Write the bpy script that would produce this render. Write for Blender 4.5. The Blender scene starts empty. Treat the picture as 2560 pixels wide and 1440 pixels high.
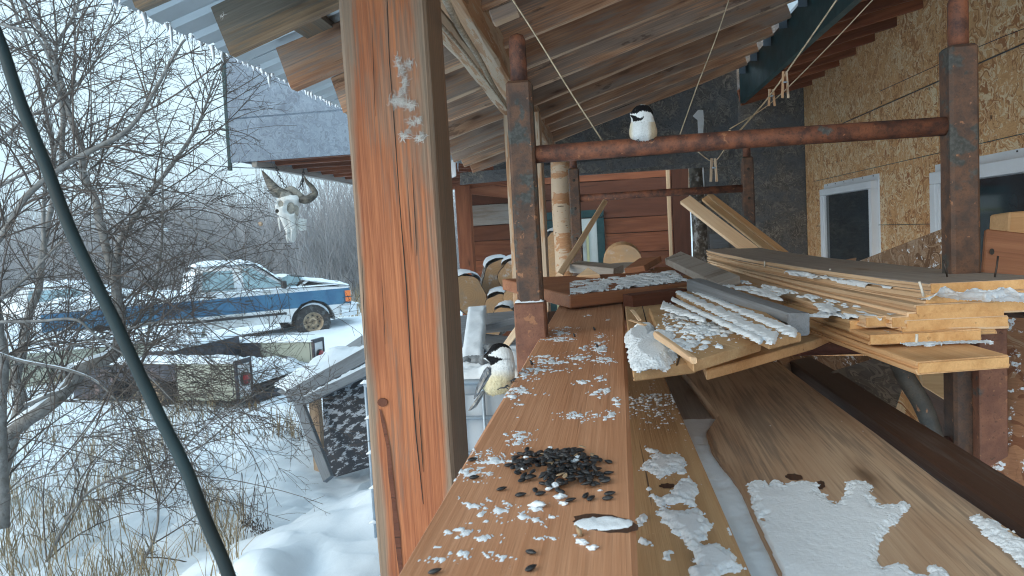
import bpy, bmesh, math, random
import numpy as np
from mathutils import Vector, Matrix, noise
random.seed(7)
R = random.Random(11)
S = bpy.context.scene
COL = S.collection
V = Vector
# ------------------------------------------------------------------ camera
F = 1849.0                      # focal length in photo pixels (2560 wide), about 26 mm
def _cv(px, py): return V(((px-1280)/F, (720-py)/F, -1.0))
_fy = _cv(1503, 575).normalized()              # the porch runs along world +Y
_up = V((1, .056, 0)).cross(-_fy).normalized() * -1
if _up.y < 0: _up = -_up
_fx = _fy.cross(_up).normalized()
_up = _fx.cross(_fy).normalized()
# columns of M: world axes in camera space -> its transpose maps camera to world
MW = Matrix((_fx, _fy, _up))                  # camera -> world
cam_data = bpy.data.cameras.new('camera'); cam = bpy.data.objects.new('camera', cam_data); COL.objects.link(cam)
cam.matrix_world = MW.to_4x4()
cam_data.sensor_width = 36; cam_data.lens = F/2560*36
cam_data.clip_start = .02; cam_data.clip_end = 3000
cam_data.dof.use_dof = True; cam_data.dof.focus_distance = 1.55; cam_data.dof.aperture_fstop = 17
S.camera = cam
# ------------------------------------------------------------------ light
SUN_EL, SUN_AZ = math.radians(20), math.radians(230)     # behind and to the left of the camera, through cloud
W = bpy.data.worlds.new('World'); S.world = W; W.use_nodes = True
wn = W.node_tree.nodes; wl = W.node_tree.links; wn.clear()
wo = wn.new('ShaderNodeOutputWorld'); bg = wn.new('ShaderNodeBackground')
sky = wn.new('ShaderNodeTexSky'); sky.sky_type = 'NISHITA'; sky.sun_disc = False
sky.sun_elevation = SUN_EL; sky.sun_rotation = SUN_AZ; sky.air_density = 1.6; sky.dust_density = 4; sky.ozone_density = 1.5
tc = wn.new('ShaderNodeTexCoord'); sp = wn.new('ShaderNodeSeparateXYZ'); rm = wn.new('ShaderNodeMapRange')
rm.inputs[1].default_value = 0; rm.inputs[2].default_value = 1; rm.inputs[3].default_value = 6.9; rm.inputs[4].default_value = 11
cl = wn.new('ShaderNodeMix'); cl.data_type = 'RGBA'; cl.blend_type = 'MULTIPLY'; cl.inputs[0].default_value = 1
cc = wn.new('ShaderNodeCombineColor')
cl.inputs[6].default_value = (.66, .89, 1.03, 1)
mx = wn.new('ShaderNodeMix'); mx.data_type = 'RGBA'; mx.inputs[0].default_value = .86
wl.new(tc.outputs['Generated'], sp.inputs[0]); wl.new(sp.outputs[2], rm.inputs[0])
for k in range(3): wl.new(rm.outputs[0], cc.inputs[k])
wl.new(cc.outputs[0], cl.inputs[7]); wl.new(sky.outputs[0], mx.inputs[6]); wl.new(cl.outputs[2], mx.inputs[7])
wl.new(mx.outputs[2], bg.inputs[0]); bg.inputs[1].default_value = .1; wl.new(bg.outputs[0], wo.inputs[0])
sl = bpy.data.lights.new('sun', 'SUN'); sl.energy = 1.4; sl.angle = math.radians(48); sl.color = (1, .90, .77)
so = bpy.data.objects.new('sun', sl); COL.objects.link(so)
# direction towards the sun (azimuth measured like the sky texture: rotation 0 = +Y, clockwise)
sd = V((math.sin(SUN_AZ)*math.cos(SUN_EL), math.cos(SUN_AZ)*math.cos(SUN_EL), math.sin(SUN_EL)))
so.rotation_euler = sd.to_track_quat('Z', 'Y').to_euler(); so.location = (0, -5, 20)
S.view_settings.view_transform = 'Standard'; S.view_settings.look = 'None'; S.view_settings.gamma = 1
S.view_settings.use_curve_mapping = False; S.view_settings.exposure = .9
S.cycles.max_bounces = 7; S.cycles.filter_width = 1.05; S.cycles.diffuse_bounces = 5; S.cycles.transparent_max_bounces = 8
GZ = -2.1                        # ground level (camera at the origin)
# ------------------------------------------------------------------ placing
def ray(px, py): return MW @ _cv(px, py)
def P(px, py, d): return ray(px, py)*d
def onz(px, py, z): r = ray(px, py); return r*(z/r.z)
def ony(px, py, y): r = ray(px, py); return r*(y/r.y)
def onx(px, py, x): r = ray(px, py); return r*(x/r.x)
def onpl(px, py, p, n): r = ray(px, py); return r*(p.dot(n)/r.dot(n))
MI = MW.transposed()
def proj(p):
    c = MI @ p
    return (1280 + F*c.x/-c.z, 720 - F*c.y/-c.z)
# ------------------------------------------------------------------ materials
MATS = {}
class N:
    def __init__(s, name):
        s.m = bpy.data.materials.new(name); s.m.use_nodes = True; s.t = s.m.node_tree; s.t.nodes.clear()
        s.out = s.t.nodes.new('ShaderNodeOutputMaterial'); s.b = s.t.nodes.new('ShaderNodeBsdfPrincipled')
        s.t.links.new(s.b.outputs[0], s.out.inputs[0]); MATS[name] = s.m
        s.tc = s.t.nodes.new('ShaderNodeTexCoord'); s.oi = s.t.nodes.new('ShaderNodeObjectInfo')
    def set(s, i, v):
        if hasattr(v, 'links') or isinstance(v, bpy.types.NodeSocket): s.t.links.new(v, i)
        elif isinstance(v, Vector): i.default_value = v[:]
        elif isinstance(v, (tuple, list)): i.default_value = tuple(v) if len(v) != 3 or i.type == 'VECTOR' else (*v, 1)
        else: i.default_value = v
    def math(s, op, a, b=0, c=None, clamp=False):
        n = s.t.nodes.new('ShaderNodeMath'); n.operation = op; n.use_clamp = clamp
        s.set(n.inputs[0], a); s.set(n.inputs[1], b)
        if c is not None: s.set(n.inputs[2], c)
        return n.outputs[0]
    def vmath(s, op, a, b):
        n = s.t.nodes.new('ShaderNodeVectorMath'); n.operation = op; s.set(n.inputs[0], a); s.set(n.inputs[1], b); return n.outputs[0]
    def coords(s, scale=(1, 1, 1), rnd=True, rot=0):
        v = s.tc.outputs['Object']
        if rnd:
            m = s.math('MULTIPLY', s.oi.outputs['Random'], 61.7)
            c = s.t.nodes.new('ShaderNodeCombineXYZ'); s.set(c.inputs[0], m); s.set(c.inputs[1], s.math('MULTIPLY', m, 1.7)); s.set(c.inputs[2], s.math('MULTIPLY', m, .6))
            v = s.vmath('ADD', v, c.outputs[0])
        n = s.t.nodes.new('ShaderNodeMapping'); s.set(n.inputs[0], v); n.inputs[3].default_value = scale
        if rot:
            n.inputs[3].default_value = (1, 1, 1); n.inputs[2].default_value = (0, 0, rot)
            n2 = s.t.nodes.new('ShaderNodeMapping'); s.set(n2.inputs[0], n.outputs[0]); n2.inputs[3].default_value = scale; return n2.outputs[0]
        return n.outputs[0]
    def noise(s, v, scale=1, detail=2, rough=.5, dist=0):
        n = s.t.nodes.new('ShaderNodeTexNoise'); s.set(n.inputs['Vector'], v); n.inputs['Scale'].default_value = scale
        n.inputs['Detail'].default_value = detail; n.inputs['Roughness'].default_value = rough; n.inputs['Distortion'].default_value = dist
        return n.outputs[0]
    def vor(s, v, scale=1, feat='F1', out='Distance'):
        n = s.t.nodes.new('ShaderNodeTexVoronoi'); n.feature = feat; s.set(n.inputs['Vector'], v); n.inputs['Scale'].default_value = scale
        return n.outputs[out]
    def ramp(s, f, lo, hi, a=0, b=1):
        n = s.t.nodes.new('ShaderNodeMapRange'); n.interpolation_type = 'SMOOTHSTEP'; s.set(n.inputs[0], f)
        n.inputs[1].default_value = lo; n.inputs[2].default_value = hi; n.inputs[3].default_value = a; n.inputs[4].default_value = b
        return n.outputs[0]
    def mix(s, f, a, b, mode='MIX'):
        n = s.t.nodes.new('ShaderNodeMix'); n.data_type = 'RGBA'; n.blend_type = mode; s.set(n.inputs[0], f); s.set(n.inputs[6], a); s.set(n.inputs[7], b)
        return n.outputs[2]
    def xyz(s, v):
        n = s.t.nodes.new('ShaderNodeSeparateXYZ'); s.set(n.inputs[0], v); return n.outputs
    def bump(s, h, strength=.4, dist=.002):
        n = s.t.nodes.new('ShaderNodeBump'); s.set(n.inputs['Height'], h); n.inputs['Strength'].default_value = strength; n.inputs['Distance'].default_value = dist
        s.t.links.new(n.outputs[0], s.b.inputs['Normal'])
    def fin(s, col, rough=.7, metal=0, spec=.3):
        s.set(s.b.inputs['Base Color'], col); s.set(s.b.inputs['Roughness'], rough); s.set(s.b.inputs['Metallic'], metal)
        s.b.inputs['Specular IOR Level'].default_value = spec
        return s.m

def wood(name, light, dark, grey=.3, gcol=(.17, .16, .155), ring=42, knots=1, frost=0, fine=1, vary=.25, cracks=1, pale=0, rs=1, stain=0, edge=0, topgrey=0, botpale=0, rw=.42):
    n = N(name)
    big = n.noise(n.coords((.7, 6*rs, 6*rs)), 1, 1.5, .4, .15)
    rg = n.math('SINE', n.math('MULTIPLY', big, ring)); rg = n.math('MULTIPLY_ADD', rg, .5, .5)
    fib = n.noise(n.coords((4, 170, 170)), 1, 3, .6)
    blot = n.noise(n.coords((1.6, 5, 5)), 1, 4, .6)
    f = n.math('ADD', n.math('MULTIPLY', rg, rw), n.math('MULTIPLY', n.ramp(fib, .3, .72), .42*fine), clamp=True)
    col = n.mix(f, light, dark)
    col = n.mix(n.ramp(blot, .35, .7, 0, .45), col, dark)
    # tone differs from board to board
    rv = n.math('MULTIPLY_ADD', n.oi.outputs['Random'], vary, 1-vary/2)
    cv = n.t.nodes.new('ShaderNodeCombineXYZ')
    for k in range(3): n.set(cv.inputs[k], rv)
    col = n.mix(1, col, cv.outputs[0], 'MULTIPLY')
    gn = n.noise(n.coords((1.1, 7, 7)), 1.3, 5, .65)
    g2 = n.math('ADD', gn, n.math('MULTIPLY', n.math('SUBTRACT', fib, .5), .5))
    gcol2 = n.mix(fib, tuple(c*1.45 for c in gcol), tuple(c*.5 for c in gcol))
    col = n.mix(n.math('MULTIPLY', n.ramp(g2, .62-.42*grey, .78-.42*grey), min(1, grey*1.6)), col, gcol2)
    if edge:                      # weathered grey along the arrises and towards the foot
        ly = n.math('ABSOLUTE', n.xyz(n.tc.outputs['Object'])[1]); lx = n.xyz(n.tc.outputs['Object'])[0]
        em = n.math('ADD', n.math('ADD', ly, n.math('MULTIPLY', n.math('SUBTRACT', gn, .5), .09)), n.math('MULTIPLY', n.ramp(lx, .6, 2.0, .028, 0), 1))
        col = n.mix(n.ramp(em, edge-.008, edge+.012, 0, .85), col, gcol2)
    if botpale:                   # faces that point down are paler in patches
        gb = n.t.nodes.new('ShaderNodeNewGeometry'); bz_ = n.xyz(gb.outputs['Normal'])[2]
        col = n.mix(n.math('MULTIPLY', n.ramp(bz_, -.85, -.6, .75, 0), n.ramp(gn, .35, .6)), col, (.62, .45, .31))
    if topgrey:
        ge = n.t.nodes.new('ShaderNodeNewGeometry'); tz_ = n.xyz(ge.outputs['Normal'])[2]
        col = n.mix(n.math('MULTIPLY', n.ramp(tz_, .5, .8), n.ramp(gn, .2, .5, .6, 1)), col, gcol2)
    if pale:
        pn = n.noise(n.coords((.9, 9, 9)), 1.7, 5, .7)
        col = n.mix(n.ramp(pn, .56-.2*pale, .59-.2*pale), col, (.50, .40, .30))
    if stain:
        sn = n.noise(n.coords((2.5, 9, 9)), 1, 5, .7)
        col = n.mix(n.ramp(sn, .6, .66, 0, stain), col, tuple(c*.25 for c in dark))
    h = n.math('ADD', n.math('MULTIPLY', fib, .7), n.math('MULTIPLY', rg, .3))
    if knots:
        kv = n.coords((2.1, 8, 8)); kd = n.noise(n.coords((9, 30, 30)), 1, 2)
        kk = n.vor(kv, 1); kk = n.math('ADD', kk, n.math('MULTIPLY', n.math('SUBTRACT', kd, .5), .22))
        col = n.mix(n.ramp(kk, .03, .13, .9*knots, 0), col, (.035, .016, .008))
        col = n.mix(n.ramp(kk, .10, .30, .45*knots, 0), col, tuple(c*.6 for c in dark))
    if cracks:
        cr = n.noise(n.coords((1.3, 75, 75)), 1, 2, .5)
        cm = n.ramp(cr, .70, .76, 0, .85*cracks)
        col = n.mix(cm, col, (.02, .012, .008)); h = n.math('SUBTRACT', h, n.math('MULTIPLY', cm, 1.5))
    rough = .62
    if frost:
        geo = n.t.nodes.new('ShaderNodeNewGeometry'); nz = n.xyz(geo.outputs['Normal'])[2]
        fr = n.noise(n.coords((55, 120, 120)), 1, 4, .7); fr2 = n.noise(n.coords((3, 9, 9)), 1, 3, .6)
        fm = n.math('MULTIPLY', n.ramp(n.math('ADD', fr, n.math('MULTIPLY', fr2, .7)), 1.13-.28*frost, 1.2-.28*frost), n.ramp(nz, .35, .7))
        col = n.mix(fm, col, (.80, .84, .88)); h = n.math('ADD', h, n.math('MULTIPLY', fm, 1.5))
        rough = n.math('MULTIPLY_ADD', fm, .2, .62)
    n.bump(h, .75, .0025)
    return n.fin(col, rough)

def osb(name, cols, grey=0, gcol=(.10, .11, .12), scale=1.0, frost=0):
    n = N(name)
    base = None; hh = 0
    warp = n.noise(n.coords((3, 3, 3)), 1, 1)
    for k, (rot, sx, sy) in enumerate(((.15, 8, 60), (1.35, 9, 66), (-.9, 7, 74), (1.75, 9, 80), (.62, 10, 84))):
        wv = n.t.nodes.new('ShaderNodeTexNoise'); n.set(wv.inputs['Vector'], n.coords((5.5, 5.5, 5.5))); wv.inputs['Scale'].default_value = 1+.3*k; wv.inputs['Detail'].default_value = 1
        wsub = n.vmath('MULTIPLY', n.vmath('SUBTRACT', wv.outputs['Color'], V((.5, .5, .5))), V((.30, .30, 0)))
        mp = n.t.nodes.new('ShaderNodeMapping'); n.set(mp.inputs[0], n.vmath('ADD', n.coords((1, 1, 1)), wsub)); mp.inputs[2].default_value = (0, 0, rot)
        mp2 = n.t.nodes.new('ShaderNodeMapping'); n.set(mp2.inputs[0], mp.outputs[0]); mp2.inputs[3].default_value = (sx*scale, sy*scale, 1); c = mp2.outputs[0]
        v = n.t.nodes.new('ShaderNodeTexVoronoi'); v.feature = 'F1'; n.set(v.inputs['Vector'], c); v.inputs['Scale'].default_value = 1
        sep = n.xyz(v.outputs['Color'])
        cc1 = n.mix(sep[0], cols[0], cols[1]); cc1 = n.mix(n.ramp(sep[1], .72, .74), cc1, cols[2]); cc1 = n.mix(n.ramp(sep[1], .2, .22, .9, 0), cc1, cols[3])
        if base is None: base = cc1; hh = sep[2]
        else:
            m = n.ramp(n.math('ADD', sep[2], n.math('MULTIPLY', v.outputs['Distance'], -.35)), .34, .42)
            base = n.mix(m, base, cc1); hh = n.math('ADD', n.math('MULTIPLY', hh, n.math('SUBTRACT', 1, m)), n.math('MULTIPLY', m, sep[2]))
    fib = n.noise(n.coords((60, 240, 60)), 1, 2)
    base = n.mix(n.ramp(fib, .4, .75, 0, .35), base, cols[3])
    bl = n.noise(n.coords((1, 1, 1)), .9, 4, .6)
    base = n.mix(n.ramp(bl, .35, .75, 0, .4), base, cols[0])
    if grey:
        g = n.noise(n.coords((3, 3, 3)), 1, 5, .7)
        base = n.mix(n.ramp(g, .75-.65*grey, .95-.55*grey, 0, .92), base, n.mix(hh, tuple(c*.45 for c in gcol), tuple(c*1.5 for c in gcol)))
    if frost:
        fr = n.noise(n.coords((40, 40, 40)), 1, 4, .7)
        base = n.mix(n.ramp(fr, .62-.1*frost, .68-.1*frost), base, (.75, .8, .85))
    n.bump(n.math('ADD', hh, n.math('MULTIPLY', fib, .5)), .55, .003)
    return n.fin(base, .72)

def rust(name, base=(.10, .042, .026), hi=(.26, .095, .04), paint=(.055, .065, .065), pm=.3, rough=.62, frost=0):
    n = N(name)
    a = n.noise(n.coords((30, 30, 30)), 1, 6, .75); b = n.noise(n.coords((120, 120, 120)), 1, 4, .6); c = n.noise(n.coords((5, 5, 5)), 1, 5, .7)
    col = n.mix(n.ramp(a, .35, .68), base, hi); col = n.mix(n.ramp(b, .55, .72, 0, .7), col, (.035, .018, .014))
    if pm: col = n.mix(n.ramp(c, .66-.35*pm, .70-.35*pm, 0, .9), col, n.mix(n.ramp(b, .4, .7), paint, tuple(x*2 for x in paint)))
    fl = n.noise(n.coords((45, 45, 45)), 1, 3, .6); col = n.mix(n.ramp(fl, .64, .70, 0, .75), col, (.36, .17, .085))
    if frost:
        fr = n.noise(n.coords((90, 90, 90)), 1, 3, .7); col = n.mix(n.ramp(fr, .64, .70), col, (.7, .74, .78))
    n.bump(n.math('ADD', a, b), .5, .0015)
    return n.fin(col, rough, 0, .4)

def plain(name, col, rough=.6, metal=0, spec=.35, vary=.2, sc=8, bump=.2, dirt=None):
    n = N(name)
    a = n.noise(n.coords((sc, sc, sc)), 1, 5, .6)
    c = n.mix(n.ramp(a, .3, .7), tuple(x*(1-vary) for x in col), tuple(min(1, x*(1+vary)) for x in col))
    if dirt:
        d = n.noise(n.coords((sc*.5,)*3), 1, 6, .7); c = n.mix(n.ramp(d, .5, .68, 0, .85), c, dirt)
    if bump: n.bump(a, bump, .002)
    return n.fin(c, rough, metal, spec)

def snowmat(name, col=(.73, .81, .885), sc=1.0):
    n = N(name)
    a = n.noise(n.coords((60*sc,)*3), 1, 5, .7); b = n.noise(n.coords((4*sc,)*3), 1, 4, .6)
    g = n.noise(n.coords((800*sc,)*3), 1, 2)
    n.bump(n.math('ADD', n.math('MULTIPLY', g, .55), n.math('MULTIPLY', a, .35)), .45, .0022/sc)
    c = n.mix(n.ramp(a, .3, .7, 0, .25), col, tuple(x*.86 for x in col))
    return n.fin(c, .65, 0, .3)

wood('post_wood', (.49, .185, .080), (.22, .062, .026), grey=.33, rw=.2, fine=1.6, knots=.6, ring=110, gcol=(.24, .19, .14), vary=0, cracks=.8, edge=.074)
wood('ledge_wood', (.58, .325, .195), (.37, .165, .08), grey=0, knots=.5, ring=38, rw=.3, fine=1, cracks=.15, vary=0, frost=.12)
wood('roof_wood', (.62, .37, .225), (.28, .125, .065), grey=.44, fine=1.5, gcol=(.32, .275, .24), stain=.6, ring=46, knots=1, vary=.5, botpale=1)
wood('tail_wood', (.30, .20, .12), (.12, .075, .045), grey=.55, gcol=(.17, .155, .13), ring=70, knots=.5, vary=.2)
wood('red_wood', (.30, .105, .048), (.15, .042, .018), grey=.1, ring=40, knots=.8, vary=.7, gcol=(.12, .09, .08))
wood('dark_red_wood', (.15, .052, .028), (.085, .028, .015), grey=.05, ring=40, knots=.6, vary=.3)
wood('peeled_wood', (.56, .36, .22), (.33, .17, .085), grey=.2, ring=20, knots=1, gcol=(.34, .30, .25), pale=.35, stain=.5)
wood('peel_pole', (.52, .31, .17), (.30, .14, .065), grey=.2, ring=16, knots=.6, gcol=(.4, .36, .3), pale=.6)
wood('yellow_wood', (.60, .41, .23), (.42, .25, .12), grey=.12, ring=34, knots=.7, frost=.3, gcol=(.2, .15, .1), vary=.2)
wood('tan_wood', (.54, .41, .29), (.36, .225, .14), grey=.34, ring=60, knots=.8, gcol=(.17, .15, .13), frost=.08, vary=0, rs=.6, cracks=.1)
wood('pale_wood', (.76, .59, .41), (.58, .38, .22), grey=.08, ring=30, knots=.5, frost=.12, vary=.35, cracks=.4)
wood('orange_wood', (.70, .46, .25), (.50, .28, .13), grey=.0, ring=30, knots=.3, frost=.15, vary=.15)
wood('brown_wood', (.34, .15, .075), (.20, .075, .035), grey=.12, ring=40, knots=.5, frost=.35, vary=.3)
wood('grey_wood', (.30, .25, .21), (.16, .13, .10), grey=.75, gcol=(.36, .335, .31), ring=60, knots=.7, frost=.25, vary=.3)
wood('top_board', (.76, .59, .41), (.58, .38, .22), grey=.05, knots=.5, gcol=(.33, .30, .275), topgrey=1)
wood('slate_wood', (.19, .20, .215), (.10, .11, .12), grey=.8, gcol=(.20, .22, .245), ring=60, knots=.5, frost=.2, vary=.2)
wood('dark_wood', (.085, .045, .03), (.04, .02, .014), grey=.2, ring=40, knots=.4, frost=.12, vary=.2)
wood('end_wood', (.72, .45, .21), (.52, .28, .11), grey=0, ring=60, knots=0, frost=.1, vary=.2, cracks=.3)
osb('osb_tan', ((.66, .34, .145), (.80, .49, .24), (.88, .70, .45), (.38, .14, .05)), scale=.8)
osb('osb_dark', ((.13, .115, .10), (.20, .18, .155), (.36, .33, .28), (.07, .065, .06)), grey=.6, gcol=(.10, .108, .12))
osb('osb_bluegrey', ((.25, .31, .38), (.31, .37, .45), (.22, .27, .34), (.17, .20, .25)), grey=.35, gcol=(.24, .29, .36), scale=.8)
osb('osb_brown', ((.23, .14, .085), (.33, .21, .13), (.38, .28, .2), (.14, .075, .04)), grey=.15, frost=.25)
osb('osb_red', ((.27, .13, .07), (.34, .17, .09), (.38, .24, .15), (.18, .07, .035)), frost=.5, scale=.6)
rust('rust_pipe', base=(.055, .026, .022), hi=(.25, .09, .045), pm=.05)
rust('rust_post', base=(.06, .04, .033), hi=(.16, .08, .046), paint=(.042, .048, .046), pm=.36)
rust('rust_sleeve', base=(.15, .062, .04), hi=(.25, .11, .065), pm=.1)
rust('rust_dark', base=(.075, .028, .022), hi=(.14, .05, .035), pm=.15)
rust('rust_brace', base=(.05, .05, .048), hi=(.09, .085, .075), pm=.3, paint=(.06, .08, .075))
plain('sheet_metal', (.42, .47, .51), .42, .75, .5, .12, 3, .05)
plain('green_paint', (.018, .062, .068), .45, 0, .4, .3, 10, .15, dirt=(.045, .085, .09))
plain('white_trim', (.84, .87, .91), .4, 0, .4, .04, 4, 0)
plain('bone', (.82, .84, .83), .6, 0, .3, .08, 14, .4, dirt=(.55, .53, .46))
plain('bone_old', (.36, .34, .30), .7, 0, .3, .3, 30, .6, dirt=(.08, .06, .045))
plain('horn', (.11, .10, .085), .45, 0, .4, .5, 22, .4, dirt=(.24, .21, .16))
plain('hole_dark', (.055, .05, .045), .9, 0, .1, .3, 10, .1)
plain('black_metal', (.03, .03, .033), .5, .3, .4, .3, 20, .2)
plain('cable_green', (.005, .022, .028), .68, 0, .5, .3, 10, 0)
plain('rope', (.46, .38, .27), .85, 0, .2, .25, 60, .6)
plain('grey_rope', (.38, .33, .26), .85, 0, .2, .35, 80, .8)
plain('fluff', (.62, .60, .57), .95, 0, .1, .15, 60, .3)
plain('white_paint', (.74, .77, .80), .5, 0, .4, .08, 6, .1, dirt=(.58, .60, .60))
plain('cream_paint', (.31, .335, .28), .55, 0, .35, .12, 3, .05)
plain('navy_box', (.035, .042, .06), .5, .2, .4, .4, 9, .3, dirt=(.16, .10, .085))
plain('red_lens', (.32, .018, .022), .2, 0, .5, .2, 20, 0)
plain('amber_lens', (.78, .18, .03), .25, 0, .5, .1, 20, 0)
plain('clear_lens', (.55, .56, .52), .2, 0, .6, .1, 20, 0)
plain('chrome', (.62, .66, .70), .3, .6, .5, .1, 8, .1)
plain('tyre', (.028, .028, .03), .85, 0, .2, .3, 20, .4, dirt=(.12, .13, .14))
plain('rim', (.34, .27, .19), .6, .2, .3, .4, 16, .3, dirt=(.16, .09, .05))
plain('tote_plastic', (.66, .74, .82), .35, 0, .4, .05, 3, .1)
plain('galvanised', (.34, .42, .50), .45, .4, .4, .15, 10, .1)
plain('bark', (.21, .205, .20), .85, 0, .2, .35, 26, .5, dirt=(.085, .075, .06))
plain('twig_bark', (.085, .07, .062), .85, 0, .2, .25, 9, 0)
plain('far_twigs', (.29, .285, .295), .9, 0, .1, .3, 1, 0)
plain('log_bark', (.10, .085, .07), .9, 0, .2, .5, 22, .8, dirt=(.5, .52, .54))
plain('grass_dry', (.27, .215, .135), .8, 0, .2, .35, 3, 0)
plain('seed_shell', (.022, .024, .028), .42, 0, .45, .4, 120, .3, dirt=(.055, .058, .062))
plain('seed_half', (.30, .22, .14), .6, 0, .3, .3, 200, .2)
plain('leather_glove', (.16, .18, .20), .7, 0, .3, .35, 30, .5)
plain('tar_paper', (.035, .04, .05), .8, 0, .3, .3, 8, .3)
plain('door_white', (.66, .72, .72), .5, 0, .3, .06, 4, 0)
plain('door_yellow', (.60, .60, .36), .5, 0, .3, .1, 4, 0)
plain('nail', (.055, .045, .04), .5, .6, .4, .3, 40, 0)
plain('pale_nail', (.62, .60, .54), .5, 0, .4, .1, 40, 0)
snowmat('snow', sc=1); snowmat('snow_far', sc=.12)
def glass(name, col, rough=.06):
    n = N(name); a = n.noise(n.coords((2.5, 2.5, 2.5)), 1, 4, .6)
    return n.fin(n.mix(n.ramp(a, .35, .7), col, tuple(c*1.9 for c in col)), rough, 0, .55)
glass('pane_dark', (.016, .024, .03)); glass('pane_truck', (.16, .24, .27), .2); glass('pane_door', (.30, .33, .33), .15)
# truck paint: blue between two heights (factory two-tone), white above and below
n = N('truck_paint'); z = n.xyz(n.tc.outputs['Object'])[2]
m_ = n.math('MULTIPLY', n.ramp(z, .745, .75), n.ramp(z, 1.10, 1.105, 1, 0))
dirt = n.noise(n.coords((3, 3, 3), False), 1, 5, .6)
blue = n.mix(n.ramp(dirt, .35, .7), (.018, .105, .215), (.04, .16, .28))
fro = n.noise(n.coords((9, 9, 9), False), 1, 5, .8); blue = n.mix(n.ramp(fro, .62, .75, 0, .5), blue, (.5, .58, .65))
n.fin(n.mix(m_, n.mix(n.ramp(dirt, .45, .7), (.70, .73, .76), (.52, .53, .52)), blue), .4, 0, .5)
# plywood with frozen snow splatter
n = N('splattered_wall'); a = n.noise(n.coords((7, 22, 12), False), 1, 6, .7); b = n.noise(n.coords((2, 2, 2), False), 1, 3)
n.bump(a, .4, .01)
n.fin(n.mix(n.ramp(n.math('ADD', a, n.math('MULTIPLY', n.math('SUBTRACT', b, .5), .25)), .52, .57), (.035, .04, .052), (.42, .47, .54)), .75)
# log end grain
n = N('log_end'); o = n.tc.outputs['Object']; xx = n.xyz(n.vmath('ADD', o, n.coords((0, 0, 0))))
r_ = n.math('SQRT', n.math('ADD', n.math('POWER', n.xyz(o)[1], 2), n.math('POWER', n.xyz(o)[2], 2)))
rr = n.math('SINE', n.math('MULTIPLY', n.math('ADD', r_, n.math('MULTIPLY', n.noise(n.coords((6, 6, 6)), 1, 2), .03)), 260))
nz_ = n.noise(n.coords((9, 9, 9)), 1, 5, .7); fr_ = n.noise(n.coords((5, 5, 5)), 1, 5, .75)
c_ = n.mix(n.math('MULTIPLY_ADD', rr, .12, .2), (.52, .33, .18), (.36, .19, .085)); c_ = n.mix(n.ramp(nz_, .45, .7), c_, (.40, .28, .18)); c_ = n.mix(n.ramp(fr_, .56, .7, 0, .8), c_, (.62, .65, .68))
n.bump(nz_, .4, .004); n.fin(c_, .75)
# vertex-coloured plumage
n = N('plumage'); va = n.t.nodes.new('ShaderNodeVertexColor'); va.layer_name = 'Col'
fb = n.noise(n.coords((260, 260, 130), False), 1, 4, .7)
n.bump(fb, .5, .0015)
n.fin(n.mix(n.ramp(fb, .3, .7, .0, .16), va.outputs[0], n.mix(.65, va.outputs[0], (.02, .02, .02))), .85, 0, .15)
plain('wing_feather', (.13, .145, .165), .75, 0, .2, .4, 110, .4, dirt=(.27, .29, .32))
plain('tail_feather', (.22, .215, .21), .75, 0, .2, .4, 90, .4, dirt=(.40, .39, .37))
plain('beak', (.012, .012, .013), .35, 0, .5, .2, 40, 0); plain('eye', (.004, .004, .004), .05, 0, .8, 0, 4, 0)
plain('bird_leg', (.04, .045, .052), .6, 0, .3, .2, 90, .3)
# ------------------------------------------------------------------ mesh helpers
def lab(o, label=None, cat=None, group=None, kind=None):
    if label: o['label'] = label
    if cat: o['category'] = cat
    if group: o['group'] = group
    if kind: o['kind'] = kind
    return o
def link(name, me, mat, parent=None, mw=None, **kw):
    o = bpy.data.objects.new(name, me); COL.objects.link(o)
    if mat and not me.materials: me.materials.append(MATS[mat])
    if mw is not None: o.matrix_world = mw
    if parent is None: o.matrix_world = mw if mw is not None else Matrix.Identity(4)
    else:
        o.parent = parent; o.matrix_parent_inverse = Matrix.Identity(4)
        o.matrix_basis = WM[parent.name].inverted() @ (mw if mw is not None else Matrix.Identity(4))
    WM[o.name] = mw.copy() if mw is not None else Matrix.Identity(4)
    lab(o, **kw); return o
WM = {}
def thing(name, loc, label=None, cat=None, group=None, mw=None, kind=None):
    o = bpy.data.objects.new(name, None); COL.objects.link(o); o.empty_display_size = .1
    m = mw if mw is not None else Matrix.Translation(loc); o.matrix_world = m; WM[o.name] = m.copy()
    return lab(o, label, cat, group, kind)
def frame(o, x, up=(0, 0, 1)):
    x = V(x).normalized(); up = V(up); y = up.cross(x)
    if y.length < 1e-4: y = V((0, 1, 0)).cross(x)
    y.normalize(); z = x.cross(y)
    m = Matrix((x, y, z)).transposed().to_4x4(); m.translation = o; return m
def mesh(name, vs, fs, smooth=False):
    me = bpy.data.meshes.new(name); me.from_pydata([tuple(v) for v in vs], [], fs); me.validate(); me.update()
    if smooth: me.polygons.foreach_set('use_smooth', [True]*len(me.polygons))
    return me
def frombm(name, bm, smooth=False):
    bmesh.ops.recalc_face_normals(bm, faces=bm.faces[:])
    me = bpy.data.meshes.new(name); bm.to_mesh(me); bm.free()
    if smooth: me.polygons.foreach_set('use_smooth', [True]*len(me.polygons))
    return me
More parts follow.
